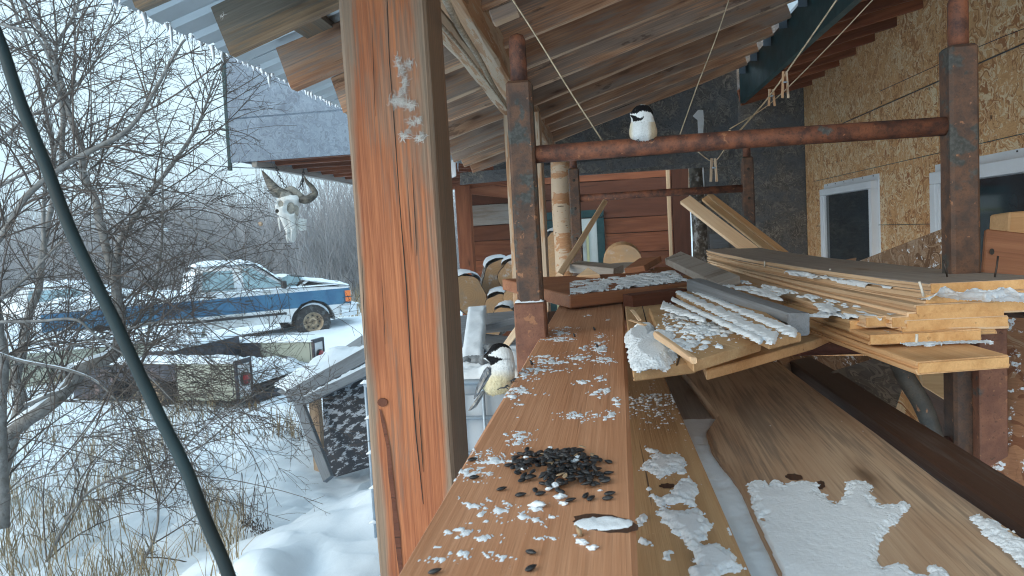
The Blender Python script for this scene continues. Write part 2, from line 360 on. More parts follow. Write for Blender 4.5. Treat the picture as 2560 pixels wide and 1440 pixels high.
def plank(name, a, b, w, t, mat, up=(0, 0, 1), parent=None, sag=0, jit=.0012, seg=None, cham=.003, bow=0, twist=0, groove=0, **kw):
    """sawn board between the centres of its two ends; local X along the grain"""
    a, b = V(a), V(b); L = (b-a).length; seg = seg or max(2, min(24, int(L/.12)))
    vs, fs = [], []; c = min(cham, w*.2, t*.3); h, k = w/2, t/2
    sec = [(-h+c, -k), (h-c, -k), (h, -k+c), (h, k-c), (h-c, k), (-h+c, k), (-h, k-c), (-h, -k+c)]
    if groove: sec = [(-h+c, -k), (h-c, -k), (h, -k+c), (h, -k*.35), (h-groove, -k*.28), (h-groove, k*.28), (h, k*.35), (h, k-c), (h-c, k), (-h+c, k), (-h, k-c), (-h, k*.35), (-h+groove, k*.28), (-h+groove, -k*.28), (-h, -k*.35), (-h, -k+c)]
    ns = len(sec); sd_ = R.random()*100
    for i in range(seg+1):
        u = i/seg; x = u*L; z0 = -sag*4*u*(1-u); y0 = bow*4*u*(1-u); tw = twist*u
        for j, (y, z) in enumerate(sec):
            q = V((x*2.5+sd_, j*.7, sd_)); n1 = noise.noise(q)*jit*2; n2 = noise.noise(q+V((9, 3, 1)))*jit*2
            y2, z2 = y+n1, z+n2; y3 = y2*math.cos(tw)-z2*math.sin(tw); z3 = y2*math.sin(tw)+z2*math.cos(tw)
            xe = n2*2 if i in (0, seg) else 0
            vs.append((x+xe, y3+y0, z3+z0))
    for i in range(seg):
        for j in range(ns):
            j2 = (j+1) % ns; fs.append((i*ns+j, i*ns+j2, i*ns+ns+j2, i*ns+ns+j))
    fs.append(tuple(range(ns-1, -1, -1))); fs.append(tuple(seg*ns+j for j in range(ns)))
    return link(name, mesh(name, vs, fs), mat, parent, frame(a, b-a, up), **kw)
def slab(name, pts, t, mat, parent=None, up=None, bev=.002, xdir=None, **kw):
    """flat piece with the outline pts (world, roughly planar); pts are the face that shows, thickness goes away from up"""
    pts = [V(p) for p in pts]; n = V((0, 0, 0))
    for i in range(len(pts)): n += pts[i].cross(pts[(i+1) % len(pts)])
    n.normalize()
    if up is not None and n.dot(V(up)) < 0: n = -n
    elif up is None and n.dot(pts[0]) > 0: n = -n          # faces the camera
    x = V(xdir) if xdir is not None else (pts[1]-pts[0]); x = (x - n*x.dot(n)).normalized(); y = n.cross(x)
    m = Matrix((x, y, n)).transposed().to_4x4(); m.translation = pts[0]; mi = m.inverted()
    bm = bmesh.new(); q = [mi @ p for p in pts]
    vs = [bm.verts.new((p.x, p.y, 0)) for p in q]; f = bm.faces.new(vs)
    r = bmesh.ops.extrude_face_region(bm, geom=[f]); nv = [e for e in r['geom'] if isinstance(e, bmesh.types.BMVert)]
    for v in nv: v.co.z -= t
    if bev: bmesh.ops.bevel(bm, geom=bm.edges[:], offset=bev, segments=1, affect='EDGES')
    return link(name, frombm(name, bm), mat, parent, m, **kw)
def box(name, mw, size, mat, parent=None, bev=.004, org=(0, 0, 0), **kw):
    """box of the given size centred on org in the frame mw"""
    bm = bmesh.new(); bmesh.ops.create_cube(bm, size=1)
    for v in bm.verts: v.co = V((v.co.x*size[0]+org[0], v.co.y*size[1]+org[1], v.co.z*size[2]+org[2]))
    if bev: bmesh.ops.bevel(bm, geom=bm.edges[:], offset=min(bev, min(size)*.3), segments=1, affect='EDGES')
    return link(name, frombm(name, bm), mat, parent, mw, **kw)
class TB:
    """collects tubes"""
    def __init__(s): s.v = []; s.f = []
    def tube(s, pts, rad, sides=6, cap=True):
        pts = [V(p) for p in pts]; n = len(pts); rads = rad if isinstance(rad, (list, tuple)) else [rad]*n
        d = (pts[1]-pts[0]).normalized(); u = d.orthogonal().normalized(); b0 = len(s.v)
        for i, p in enumerate(pts):
            d = (pts[min(i+1, n-1)]-pts[max(i-1, 0)])
            if d.length < 1e-9: d = V((0, 0, 1))
            d.normalize(); u = (u-d*u.dot(d))
            u = u.normalized() if u.length > 1e-6 else d.orthogonal().normalized()
            w = d.cross(u)
            for k in range(sides):
                a = 2*math.pi*k/sides; s.v.append(p+(u*math.cos(a)+w*math.sin(a))*rads[i])
        for i in range(n-1):
            for k in range(sides):
                k2 = (k+1) % sides; o = b0+i*sides; s.f.append((o+k, o+k2, o+sides+k2, o+sides+k))
        if cap: s.f.append(tuple(b0+k for k in range(sides-1, -1, -1))); s.f.append(tuple(b0+(n-1)*sides+k for k in range(sides)))
    def link(s, name, mat, parent=None, smooth=True, base=None, **kw):
        base = V(base) if base is not None else (s.v[0] if s.v else V())
        m = Matrix.Translation(base)
        return link(name, mesh(name, [v-base for v in s.v], s.f, smooth), mat, parent, m, **kw)
def smoothpath(pts, k=5):
    pts = [V(p) for p in pts]; out = []
    for i in range(len(pts)-1):
        p0, p1, p2, p3 = pts[max(i-1, 0)], pts[i], pts[i+1], pts[min(i+2, len(pts)-1)]
        for j in range(k):
            t = j/k; out.append(.5*((2*p1)+(p2-p0)*t+(2*p0-5*p1+4*p2-p3)*t*t+(3*p1-p0-3*p2+p3)*t**3))
    out.append(pts[-1]); return out
def tube(name, pts, rad, mat, parent=None, sides=10, sm=0, **kw):
    t = TB(); 
    if sm: 
        n0 = len(pts); pts = smoothpath(pts, sm)
        if isinstance(rad, (list, tuple)): rad = [np.interp(i/(len(pts)-1)*(n0-1), range(n0), rad) for i in range(len(pts))]
    t.tube(pts, rad, sides); return t.link(name, mat, parent, **kw)
def snowsheet(name, o, x, y, nx, ny, fn, parent=None, mat='snow', **kw):
    """height field of snow on the plane o + u*x + v*y: fn(world point, u, v) gives the depth; where it is <= 0 there is none"""
    o, x, y = V(o), V(x), V(y); n = x.cross(y).normalized()
    if n.z < 0: n = -n
    H = {}; pts = {}
    for i in range(nx+1):
        for j in range(ny+1):
            p = o+x*(i/nx)+y*(j/ny); h = fn(p, i/nx, j/ny); pts[i, j] = p; H[i, j] = h
    vs, fs, ix = [], [], {}
    def vid(i, j):
        if (i, j) not in ix:
            h = H[i, j]; ix[i, j] = len(vs); vs.append(pts[i, j]+n*(h if h > 0 else -.0012)-o)
        return ix[i, j]
    for i in range(nx):
        for j in range(ny):
            if max(H[i, j], H[i+1, j], H[i, j+1], H[i+1, j+1]) > 0: fs.append((vid(i, j), vid(i+1, j), vid(i+1, j+1), vid(i, j+1)))
    if not fs: return None
    kw.setdefault('kind', 'stuff')
    return link(name, mesh(name, vs, fs, True), mat, parent, Matrix.Translation(o), **kw)
def fbm(p, s, o=4): return noise.fractal(p*s, .8, 2.1, o)
def blobs(px, py, L):
    """how deep inside the nearest patch of the list (cx, cy, rx, ry)"""
    return max(1-math.hypot((px-cx)/rx, (py-cy)/ry) for cx, cy, rx, ry in L)
def pdist(px, py, poly):
    d = 1e9; c = False; j = len(poly)-1
    for i in range(len(poly)):
        xi, yi = poly[i]; xj, yj = poly[j]
        if (yi > py) != (yj > py) and px < (xj-xi)*(py-yi)/(yj-yi)+xi: c = not c
        ex, ey = xj-xi, yj-yi; t = max(0, min(1, ((px-xi)*ex+(py-yi)*ey)/(ex*ex+ey*ey))); d = min(d, math.hypot(px-xi-ex*t, py-yi-ey*t)); j = i
    return d if c else -d
def capfn(depth, edge=.05, seedv=0, rough=.5, sc=6):
    def f(p, u, v):
        e = min(u, 1-u, v, 1-v)/edge; r = math.sqrt(max(0, min(1, e)))
        return depth*(.12+.88*r)*(1+rough*fbm(p+V((seedv, 0, 0)), sc))
    return f
# ================================================================== ground
def ground_h(x, y):
    h = .05*fbm(V((x, y, 0)), .45, 4)+.028*fbm(V((x, y, 7)), 2.4, 3) + .16*fbm(V((x, y, 3)), .09, 3)
    h += (.045*abs(noise.noise(V((x*2.6, y*2.6, 1))))+.035*fbm(V((x, y, 4)), 5.5, 3)-.06*max(0, noise.noise(V((x*3.7, y*3.7, 8)))-.25)*3) if x > -7 and y < 10 else 0
    h += .34*math.exp(-((x+1.9)**2/.5+(y-3.9)**2/.9))*(1+.5*noise.noise(V((x*2, y*2, 4))))+.32*math.exp(-((x+1.3)**2/.5+(y-4.9)**2/.35))   # drift by the tank
    h += .25*math.exp(-((x+5.2)**2/7+(y-17.5)**2/5))
    d = math.hypot(x, y)
    if d > 45: h += (d-45)*.012+1.2*fbm(V((x, y, 9)), .008, 3)
    return h
xs = sorted({round(-14+i*.18, 3) for i in range(110)} | {round(-6.2+i*.07, 3) for i in range(90)} | {-14-1.6**k for k in range(1, 11)} | {6+1.6**k for k in range(1, 11)} | {-150, 150})
ys = sorted({round(-1+i*.18, 3) for i in range(125)} | {round(3+i*.07, 3) for i in range(90)} | {-1-1.6**k for k in range(1, 8)} | {21.6+1.45**k*1.0 for k in range(1, 13)} | {150})
gv = [(x, y, GZ+ground_h(x, y)) for y in ys for x in xs]; nxs = len(xs)
gf = [(j*nxs+i, j*nxs+i+1, (j+1)*nxs+i+1, (j+1)*nxs+i) for j in range(len(ys)-1) for i in range(nxs-1)]
link('snowy_ground', mesh('snowy_ground', gv, gf, True), 'snow', kind='structure')

# ================================================================== porch roof
EX, EZ, SL, YE = -1.3, .515, .312, 7.0          # eave, slope, far end
def rz(x): return EZ+(x-EX)*SL
porch = thing('porch', (-.4, 1.5, GZ), 'open porch with silvery metal roof on rough grey-brown rafters', 'porch')
def raf(y, x0, x1, t=.04, h=.14, mat='roof_wood', name='rafter', dz=0, par=porch, lean=0):
    a = V((x0, y, rz(x0)+h/2+dz)); b = V((x1, y+lean, rz(x1)+h/2+dz))
    return plank(name, a, b, h, t, mat, up=(0, 1, 0), parent=par, jit=.004, seg=18, cham=.006, bow=R.uniform(-.012, .012))
RY = [.68, 1.2, 1.72, 2.14, 2.66, 3.25, 3.72, 4.2, 4.68, 5.16, 5.64, 6.12, 6.6]
for i, y in enumerate(RY):
    x0 = {2: -1.10, 3: -1.09, 4: -1.12}.get(i, -1.12+R.uniform(-.03, .03))
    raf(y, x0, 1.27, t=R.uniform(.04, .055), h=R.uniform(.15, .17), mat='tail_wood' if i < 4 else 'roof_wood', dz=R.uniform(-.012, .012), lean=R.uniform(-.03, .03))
# purlins above the rafters, parallel to the eave
for k, x in enumerate((-.98, -.42, .14, .70, 1.2)):
    z = rz(x)+.168
    plank('purlin', (x, .2, z), (x, YE, z), .105, .036, 'tail_wood', up=(-SL, 0, 1), parent=porch, jit=.004, seg=24)
# short blocks and spacers seen between rafters
for (px, py, y) in ((1262, 34, 2.0),):
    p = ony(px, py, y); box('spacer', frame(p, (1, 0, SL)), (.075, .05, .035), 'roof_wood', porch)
# corrugated sheets, ribs run down the slope
def sheet(y0, y1, par, dz=0):
    prof = []; y = y0; p = 0
    while y < y1:
        for dy, h in ((0, 0), (.072, 0), (.086, .017), (.116, .017), (.13, 0)):
            if y+dy <= y1: prof.append((y+dy, h))
        y += .13+.001
    vs, fs = [], []; X = [EX+i*(1.38-EX)/8 for i in range(9)]
    for x in X:
        for (y, h) in prof:
            e = .006*noise.noise(V((x*3, y*8, 0))); vs.append((x+(e*2 if x == EX else 0), y, rz(x)+.188+h+e*.3+dz))
    n_ = len(prof)
    for i in range(8):
        for j in range(n_-1): fs.append((i*n_+j, i*n_+j+1, (i+1)*n_+j+1, (i+1)*n_+j))
    me = mesh('roof_sheet', vs, fs); bm = bmesh.new(); bm.from_mesh(me); bmesh.ops.solidify(bm, geom=bm.faces[:], thickness=.0012); bm.to_mesh(me); bm.free()
    link('roof_sheet', me, 'sheet_metal', par, Matrix.Identity(4))
for i in range(8): sheet(.1+i*.87, min(YE+.05, .1+i*.87+.89), porch, .002*(i % 2))
# snow lying on the roof, ragged ice along the eave
def roofsnow(p, u, v):
    e = min(u/.03, (1-u)/.03, 1); return .07*(max(.05, e)**.5)*(1+.5*fbm(p, 3))
snowsheet('roof_snow', (EX-.015, .1, rz(EX)+.206), (1.38-EX, 0, (1.38-EX)*SL), (0, YE, 0), 30, 160, roofsnow, label='snow blanket along the eave of the metal roof')
tb = TB(); y = .2
while y < YE:
    l = R.uniform(.006, .03)*(3.2 if R.random() < .10 else 1); x = EX-.012
    z = rz(EX)+.2; tb.tube([(x, y, z), (x+R.uniform(-.004, .004), y+R.uniform(-.01, .01), z-l*.6), (x, y, z-l)], [R.uniform(.005, .012), .005, .0012], 5); y += R.uniform(.012, .05)
tb.link('icicle', 'snow', porch, kind='stuff')
# main posts and the beam of two peeled timbers
YP = 1.62
pl_, pr_ = ony(886, 575, YP), ony(1098, 575, YP); pw = (pr_-pl_).x
post = plank('post', ((pl_.x+pr_.x)/2, YP+.095, GZ-.2), ((pl_.x+pr_.x)/2, YP+.095, .70), pw, .185, 'post_wood', up=(0, 1, 0), parent=porch, seg=40, jit=.0022, cham=.007,
             label='thick orange-brown squared post, greyed and cracked along its edges')
y2 = 4.3; ql, qr = ony(1274, 575, y2), ony(1362, 575, y2)
plank('post', ((ql.x+qr.x)/2, y2+.09, GZ-.1), ((ql.x+qr.x)/2, y2+.09, .70), (qr-ql).x, .18, 'peeled_wood', up=(0, 1, 0), parent=porch, seg=24)
bx = (pl_.x+pr_.x)/2
plank('beam', (bx-.042, .4, .755), (bx-.042, 4.6, .755), .072, .13, 'peel_pole', parent=porch, seg=30, jit=.007, cham=.018, label='pale peeled timber with beetle tracks')
plank('beam', (bx+.038, .35, .775), (bx+.038, YE-.1, .775), .075, .16, 'peeled_wood', parent=porch, seg=30, jit=.005, cham=.008)
# grey end board across the far end, dark gable above it
gy = 7.06
A, B, C, D = ony(1150, 432, gy), ony(1822, 372, gy), ony(1822, 398, gy), ony(1150, 462, gy)
slab('end_board', [A, B, C, D], .04, 'osb_dark', porch)
slab('gable_board', [V((-1.0, gy+.06, rz(-1.0)+.12)), V((1.3, gy+.06, rz(1.3)+.12)), V((1.3, gy+.06, D.z+.02)), V((-1.0, gy+.06, D.z+.02))], .03, 'osb_dark', porch, up=(0, -1, 0))
# rusted corner bracket at the lower far corner
slab('bracket', [ony(1120, 385, 6.9), ony(1138, 388, 6.9), ony(1140, 440, 6.9), ony(1122, 448, 6.9)], .02, 'white_trim', porch)
# green side beam under the rafter ends, with the bent metal hangers
gx = 1.3
g0 = onx(2019, 13, gx); zt = rz(gx)-.0; zb = onx(1900, 214, gx).z
slab('side_beam', [V((gx, .3, zt+.02)), V((gx, YE, zt+.02)), V((gx, YE, zb)), V((gx, .3, zb))], .045, 'green_paint', porch, up=(-1, 0, 0), label='long dark green painted beam carrying the upper rafter ends')
for i, y in enumerate(RY):
    if y < .9: continue
    o = V((gx-.012, y+.05, zt-.005)); bm = bmesh.new()
    q = [(0, 0, .035), (0, .085, .03), (0, .075, -.035), (0, .0, -.055)]
    vs = [bm.verts.new(V(c)) for c in q]+[bm.verts.new(V((-.055, c[1]*.1-.004, c[2]))) for c in (q[0], q[3])]
    bm.faces.new(vs[:4]); bm.faces.new((vs[0], vs[3], vs[5], vs[4])); bmesh.ops.solidify(bm, geom=bm.faces[:], thickness=.002)
    link('hanger', frombm('hanger', bm), 'galvanised', porch, Matrix.Translation(o))

# ================================================================== house
HX, HY = 2.01, 7.6
ht = onx(1988, 245, HX).z                      # top of the wall under the soffit
house = thing('house', (HX, 4, GZ), 'house with bare tan chipboard walls and white framed windows', 'house')
sz = onx(2220, 258, HX).z                      # horizontal seam
ysm = onx(2343, 150, HX).y
def wallpanel(y0, y1, z0, z1, mat='osb_tan', **k):
    slab('wall_panel', [V((HX, y0, z0)), V((HX, y1, z0)), V((HX, y1, z1)), V((HX, y0, z1))], .012, mat, house, up=(-1, 0, 0), bev=.0025, **k)
zr = [GZ-.1, sz-1.225-.9, sz-1.225, sz, sz+1.22]
cuts = [-.6, ysm-2.445, ysm, HY]
for a in range(3):
    for b in range(3):
        wallpanel(cuts[a]+.004, cuts[a+1]-.004, zr[b+1]+.005 if b else zr[1]+.002, zr[b+2]-.005 if b < 2 else zr[4]-.002)
box('wall_core', Matrix.Translation((HX+.12, 3.4, (GZ+2)/2)), (.2, 8.4, 2-GZ), 'osb_dark', house)
# facing wall at the corner: dark weathered chipboard
xl = ony(1762, 500, HY).x; xm = ony(1822, 500, HY).x
for (a, b) in ((xl, xm), (xm, HX)):
    slab('wall_panel', [V((a+.002, HY, GZ)), V((b-.002, HY, GZ)), V((b-.002, HY, 1.9)), V((a+.002, HY, 1.9))], .012, 'osb_dark', house, up=(0, -1, 0), label='weathered blackish grey chipboard panel')
box('wall_core', Matrix.Translation(((xl+HX)/2+.1, HY+.1, -.1)), (HX-xl+.3, .12, 4), 'osb_dark', house)
slab('corner_trim', [V((xl-.03, HY-.01, GZ)), V((xl, HY-.01, GZ)), V((xl, HY-.01, 1.2)), V((xl-.03, HY-.01, 1.2))], .03, 'white_trim', house, up=(0, -1, 0))
slab('hatch', [ony(1774, 585, HY-.02), ony(1820, 582, HY-.02), ony(1822, 618, HY-.02), ony(1776, 622, HY-.02)], .015, 'slate_wood', house)
R.seed(12)
for k in range(34):
    y_, dz_ = R.uniform(1.6, 6.9), R.choice((-.022, .022, -.3, -.62)); box('nail', Matrix.Translation((HX-.001, y_, sz+dz_)), (.003, .006, R.choice((.02, .008))), 'nail', house, 0)
for zz in (sz-.42, sz-.84): box('print_line', Matrix.Translation((HX-.0008, 4.6, zz)), (.0012, 5.4, .004), 'green_paint', house, 0)
# soffit rafters between side beam and wall
yy = .9; k_ = 0
while yy < 7.5:
    x0 = gx+.052; x1 = HX-.002; h = .15; z0 = zb+.005+.02; z1 = ht+.02+.0
    a = V((x0, yy, z0+h/2)); b = V((x1, yy+.02, z1+h/2)); 
    plank('rafter', a, b, h, .04, 'red_wood', up=(0, 1, 0), parent=house, jit=.002); yy += .40; k_ += 1
slab('soffit_deck', [V((gx+.06, .3, zb+.17)), V((gx+.06, HY, zb+.17)), V((HX, HY, ht+.19)), V((HX, .3, ht+.19))], .02, 'red_wood', house, up=(0, 0, -1))
# windows
def window(ya, yb, za, zb_, par, inner=.055):
    w = thing('window', (HX, (ya+yb)/2, zb_), None, None); w.parent = par
    m = Matrix.Translation((HX-.02, (ya+yb)/2, (za+zb_)/2)); w.matrix_basis = WM[par.name].inverted() @ m; WM[w.name] = m.copy()
    W_, H_ = yb-ya, zb_-za
    for (s, c, z) in (((.05, W_, inner), 0, H_/2-inner/2), ((.05, W_, inner), 0, -H_/2+inner/2)): box('frame', m, s, 'white_trim', w, .003, (-.005, c, z))
    for sgn in (-1, 1): box('frame', m, (.05, inner, H_-2*inner-.002), 'white_trim', w, .003, (-.005, sgn*(W_/2-inner/2), 0))
    box('nailing_fin', m, (.006, W_+.07, H_+.07), 'white_trim', w, .001, (.022, 0, .012))
    box('sash', m, (.03, .03, H_-2*inner-.004), 'white_trim', w, .002, (-.002, W_/2-inner-.018, 0))
    box('pane', m, (.006, W_-2*inner-.01, H_-2*inner-.01), 'pane_dark', w, 0, (.004, 0, 0))
    for q in range(6): box('nail', m, (.006, .008, .008), 'nail', w, 0, (.018, -W_/2+.08+q*(W_-.16)/5, H_/2+.036))
    return w
ya, yb = onx(2181, 500, HX-.04).y, onx(2052, 500, HX-.04).y
zt_ = onx(2120, 462, HX-.04).z
window(ya, yb, zt_-1.25, zt_, house)
zt2 = onx(2350, 428, HX-.04).z
window(onx(2328, 500, HX-.04).y-2.1, onx(2328, 500, HX-.04).y, zt2-1.4, zt2, house, .07)
box('house_roof', Matrix.Translation((HX+1.5, 3.4, 2.05)), (3.2, 9, .1), 'sheet_metal', house)

# ================================================================== shed at the far side of the yard (red-brown planks)
SY = 9.2
shed = thing('shed', (0, SY, GZ), 'reddish brown plank shed with green framed white door', 'shed')
sx0, sx1 = ony(1178, 560, SY).x, ony(1690, 520, SY).x
edges = [430, 458, 498, 512, 560, 610, 655, 700, 745, 800, 850]
R.seed(5)
z = ony(1430, 402, SY).z; zi = 0
hts = [.27, .20, .26, .19, .24, .22, .2, .24, .22, .22, .22, .22, .22]
while z > GZ and zi < 13:
    h = hts[zi]; zi += 1
    mat = 'grey_wood' if zi == 3 else ('dark_red_wood' if zi in (2,) else 'red_wood')
    dxl, dxr = ony(1368, 600, SY).x, ony(1512, 600, SY).x
    grey_to = ony(1284, 520, SY).x
    segs = [(sx0, dxl-.02), (dxr+.0, sx1)] if z-h/2 < ony(1430, 528, SY).z else [(sx0, sx1)]
    if zi == 3: segs = [(sx0, grey_to), (grey_to+.004, sx1)]
    for (a, b) in segs:
        plank('plank', (a, SY+R.uniform(0, .012), z-h/2), (b, SY+R.uniform(0, .012), z-h/2), h-.008, .03, mat if not (zi == 3 and a > grey_to-.01) else 'dark_red_wood', up=(0, -1, 0), parent=shed, jit=.003)
    z -= h
# header box over the opening on the left, posts
hb = SY-.55
plank('post', (ony(1163, 560, hb).x, hb, GZ), (ony(1163, 560, hb).x, hb, ony(1163, 465, hb).z), .17, .15, 'red_wood', up=(0, 1, 0), parent=shed)
plank('header', ony(1290, 440, hb-.05), ony(1150, 462, hb+.02), .13, .04, 'red_wood', up=(0, 1, 0), parent=shed)
plank('joist', ony(1155, 466, hb), V((ony(1290, 480, SY).x, SY-.02, ony(1290, 482, SY).z)), .05, .16, 'red_wood', parent=shed)
cx = ony(1703, 540, SY-.6).x
plank('post', (cx, SY-.6, GZ), (cx, SY-.6, ony(1700, 400, SY-.6).z), .185, .15, 'dark_red_wood', up=(0, 1, 0), parent=shed)
plank('trim', (cx-.13, SY-.6, GZ), (cx-.13, SY-.6, ony(1680, 400, SY-.6).z), .035, .1, 'pale_wood', up=(0, 1, 0), parent=shed)
door = thing('door', (0, 0, 0)); door.parent = shed
dm = Matrix.Translation(((dxl+dxr)/2, SY-.03, GZ+1)); door.matrix_basis = WM[shed.name].inverted() @ dm; WM[door.name] = dm.copy()
dw = dxr-dxl; dtop = ony(1430, 528, SY-.03).z-(GZ+1); dh = dtop+1
for s in (-1, 1): box('frame', dm, (.09, .05, dh-.1), 'green_paint', door, .003, (s*(dw/2-.045), -.01, dtop-dh/2-.05))
box('frame', dm, (dw, .05, .09), 'green_paint', door, .003, (0, -.01, dtop-.045))
box('leaf', dm, (dw-.18, .04, dh-.1), 'door_white', door, .003, (0, .0, dtop-dh/2-.05))
for (x0_, x1_, z0_, z1_) in ((-.27, .16, dtop-.28, dtop-.25), (-.27, .16, dtop-1.2, dtop-1.17), (.13, .16, dtop-1.17, dtop-.28), (-.27, -.24, dtop-1.17, dtop-.28)):
    box('molding', dm, (x1_-x0_, .02, z1_-z0_), 'door_yellow', door, .002, ((x0_+x1_)/2, -.03, (z0_+z1_)/2))
box('pane', dm, (.36, .01, .84), 'pane_door', door, 0, (-.055, -.026, dtop-.73))
box('backing', Matrix.Translation(((sx0+sx1)/2, SY+.08, (GZ+1)/2)), (sx1-sx0+.05, .06, 1-GZ-.1), 'dark_wood', shed)
box('loft_backing', Matrix.Translation((0, 0, -50)), (.1, .1, .1), 'dark_wood', shed) if 0 else None
box('shed_roof', Matrix.Translation((-.2, SY+1.2, 1.1)), (3.2, 2.6, .06), 'sheet_metal', shed)
# log stub between shed and house
tube('log_post', [ony(1752, 700, 7.3), ony(1750, 600, 7.3), ony(1744, 500, 7.3), ony(1738, 415, 7.3)], [.075, .07, .068, .06], 'log_bark', None, 12, 3, label='slim bark-covered log post beside the dark chipboard corner', cat='post')
slab('split_board', [ony(1722, 400, 7.4), ony(1756, 396, 7.4), ony(1756, 425, 7.4), ony(1722, 472, 7.4)], .04, 'peel_pole', None, label='rough split board standing behind the bark-covered log post', cat='board')

# ================================================================== overhanging loft seen past the eave
LY = 6.6
loft = thing('overhanging_loft', (-3.2, LY, .5), 'raised blue-grey chipboard loft with red joists underneath', 'building')
lx0, lx1 = ony(568, 300, LY).x, ony(1180, 350, LY).x
lz = ony(572, 298, LY).z; ltop = ony(560, 130, LY).z+.1; lb = ony(580, 407, LY).z
slab('wall_panel', [V((lx0, LY, lz+.007)), V((lx1, LY, lz+.007)), V((lx1, LY, ltop-.5)), V((lx0+.05, LY, ltop))], .015, 'osb_bluegrey', loft, up=(0, -1, 0))
slab('wall_panel', [V((lx0, LY, lb)), V((lx1, LY, lb)), V((lx1, LY, lz-.007)), V((lx0, LY, lz-.007))], .015, 'osb_bluegrey', loft, up=(0, -1, 0))
slab('corner_trim', [V((lx0-.03, LY-.005, lb-.07)), V((lx0, LY-.005, lb-.07)), V((lx0+.02, LY-.005, ltop)), V((lx0-.01, LY-.005, ltop))], .03, 'green_paint', loft, up=(0, -1, 0))
plank('side_beam', (lx0+.22, LY+.02, lb-.02), (lx0+.22, LY+6.5, lb-.02), .05, .06, 'grey_wood', parent=loft, seg=12, jit=.004)
for k in range(15):
    y = LY+.05+k*.40; plank('joist', (lx0+.24, y, lb+.07), (lx1, y, lb+.07), .15, .04, 'red_wood', up=(0, 1, 0), parent=loft)
slab('floor_deck', [V((lx0+.05, LY+.04, lb+.17)), V((lx1, LY+.04, lb+.17)), V((lx1, LY+6.2, lb+.17)), V((lx0, LY+6.2, lb+.17))], .02, 'red_wood', loft, up=(0, 0, -1))
slab('side_wall', [V((lx0, LY+.03, lb+.02)), V((lx0, LY+6.4, lb+.02)), V((lx0, LY+6.4, ltop)), V((lx0, LY+.03, ltop))], .02, 'osb_bluegrey', loft, up=(-1, 0, 0))

# ================================================================== scaffold frames
def scaffold(y, x0, x1, ztop, zrail, label, near):
    t = thing('scaffold_frame', (x0, y, GZ), label, 'scaffold', 'rusty scaffold frames standing in the porch')
    for s, x in ((0, x0), (1, x1)):
        m = Matrix.Translation((x, y+.026, 0)); w = .054
        p = box('post', m, (w, w, ztop-GZ), 'rust_post', t, .006, (0, 0, (ztop+GZ)/2))
        tube('pin', [V((x, y+.026, ztop-.02)), V((x, y+.026, ztop+.085)), V((x, y+.026, ztop+.096)), V((x, y+.026, ztop+.101))], [.0185, .0185, .014, .003], 'rust_pipe', t, 14)
        if not near:
            for zz in (zrail+.09, zrail-.05, zrail-.2): tube('hole', [V((x, y-.002, zz)), V((x, y+.001, zz))], .007, 'hole_dark', t, 8)
    tube('rail', [V((x0+.027, y+.026, zrail)), V(((x0+x1)/2, y+.026, zrail+.002)), V((x1-.027, y+.026, zrail))], .0188, 'rust_pipe', t, 16)
    return t
ys_ = 1.56
sx_l, sx_r = ony(1315, 575, ys_).x, ony(2417, 575, ys_).x
zt1 = ony(1313, 198, ys_).z; zrail = ony(1860, 347, ys_).z
sc1 = scaffold(ys_, sx_l, sx_r, zt1, zrail, 'rusty scaffold frame with heavy rail where a chickadee perches', True)
m = Matrix.Translation((sx_l-.002, ys_+.03, 0)); zs = ony(1330, 757, ys_).z
box('sleeve', m, (.066, .066, 1.4), 'rust_sleeve', sc1, .003, (0, 0, zs-.7))
zl = ony(2050, 868, ys_).z
tube('lower_rail', [V((sx_l, ys_+.026, zl)), V((sx_r, ys_+.026, zl))], .0215, 'rust_dark', sc1, 16)
tube('rung', [V((sx_l, ys_+.026, zl-.22)), V((sx_r, ys_+.026, zl-.22))], .0215, 'rust_dark', sc1, 16)
m = Matrix.Translation((sx_r+.03, ys_-.02, 0)); box('channel', m, (.052, .03, 1.3), 'rust_sleeve', sc1, .002, (0, 0, zl-.62))
b0, b1, b2 = ony(2235, 875, ys_), ony(2305, 1010, ys_-.01), ony(2345, 1155, ys_-.02)
tube('brace', [b0, ony(2262, 940, ys_), b1, ony(2335, 1090, ys_-.01), b2, ony(2340, 1175, ys_-.02)], [.018, .018, .018, .017, .018, .02], 'rust_brace', sc1, 12, 4)
ys2 = 3.72
sc2 = scaffold(ys2, ony(1437, 500, ys2).x, ony(1873, 500, ys2).x, ony(1437, 420, ys2).z, ony(1650, 483, ys2).z, 'farther rusty scaffold frame with bolt holes before the red shed', False)
# little snow drift on the sleeve's shoulder
snowsheet('snow_crumb', (sx_l-.033, ys_-.003, zs), (.062, 0, 0), (0, .028, 0), 20, 10, capfn(.008, .3, 3, 1, 60), label='small heap of snow on the rusty scaffold sleeve')
# ================================================================== lumber
def twoedge(vp, e1, e2, w):
    D = ray(*vp).normalized(); Sx = D.cross(V((0, 0, 1))).normalized(); n = D.cross(ray(*e2)); r1 = ray(*e1)
    a = -w*n.dot(Sx)/n.dot(r1); return r1*a, D, Sx
L0, D0, S0 = twoedge((1546, 517), (983, 1440), (1597, 1440), .184)
N0 = S0.cross(D0).normalized()
if N0.z < 0: N0 = -N0
def onb(px, py, up=0): return onpl(px, py, L0+N0*up, N0)
s_near = -.25; 
far_t = (onb(1480, 752)-L0).dot(D0)
c0 = L0+S0*.092+D0*s_near-N0*.019; c1 = L0+S0*.092+D0*(far_t+.45)-N0*.019
ledge = plank('ledge_board', c0, c1, .184, .038, 'ledge_wood', up=N0, seg=40, jit=.0008, cham=.005,
    label='brown board dusted with snow that carries the pile of black seeds', cat='board')
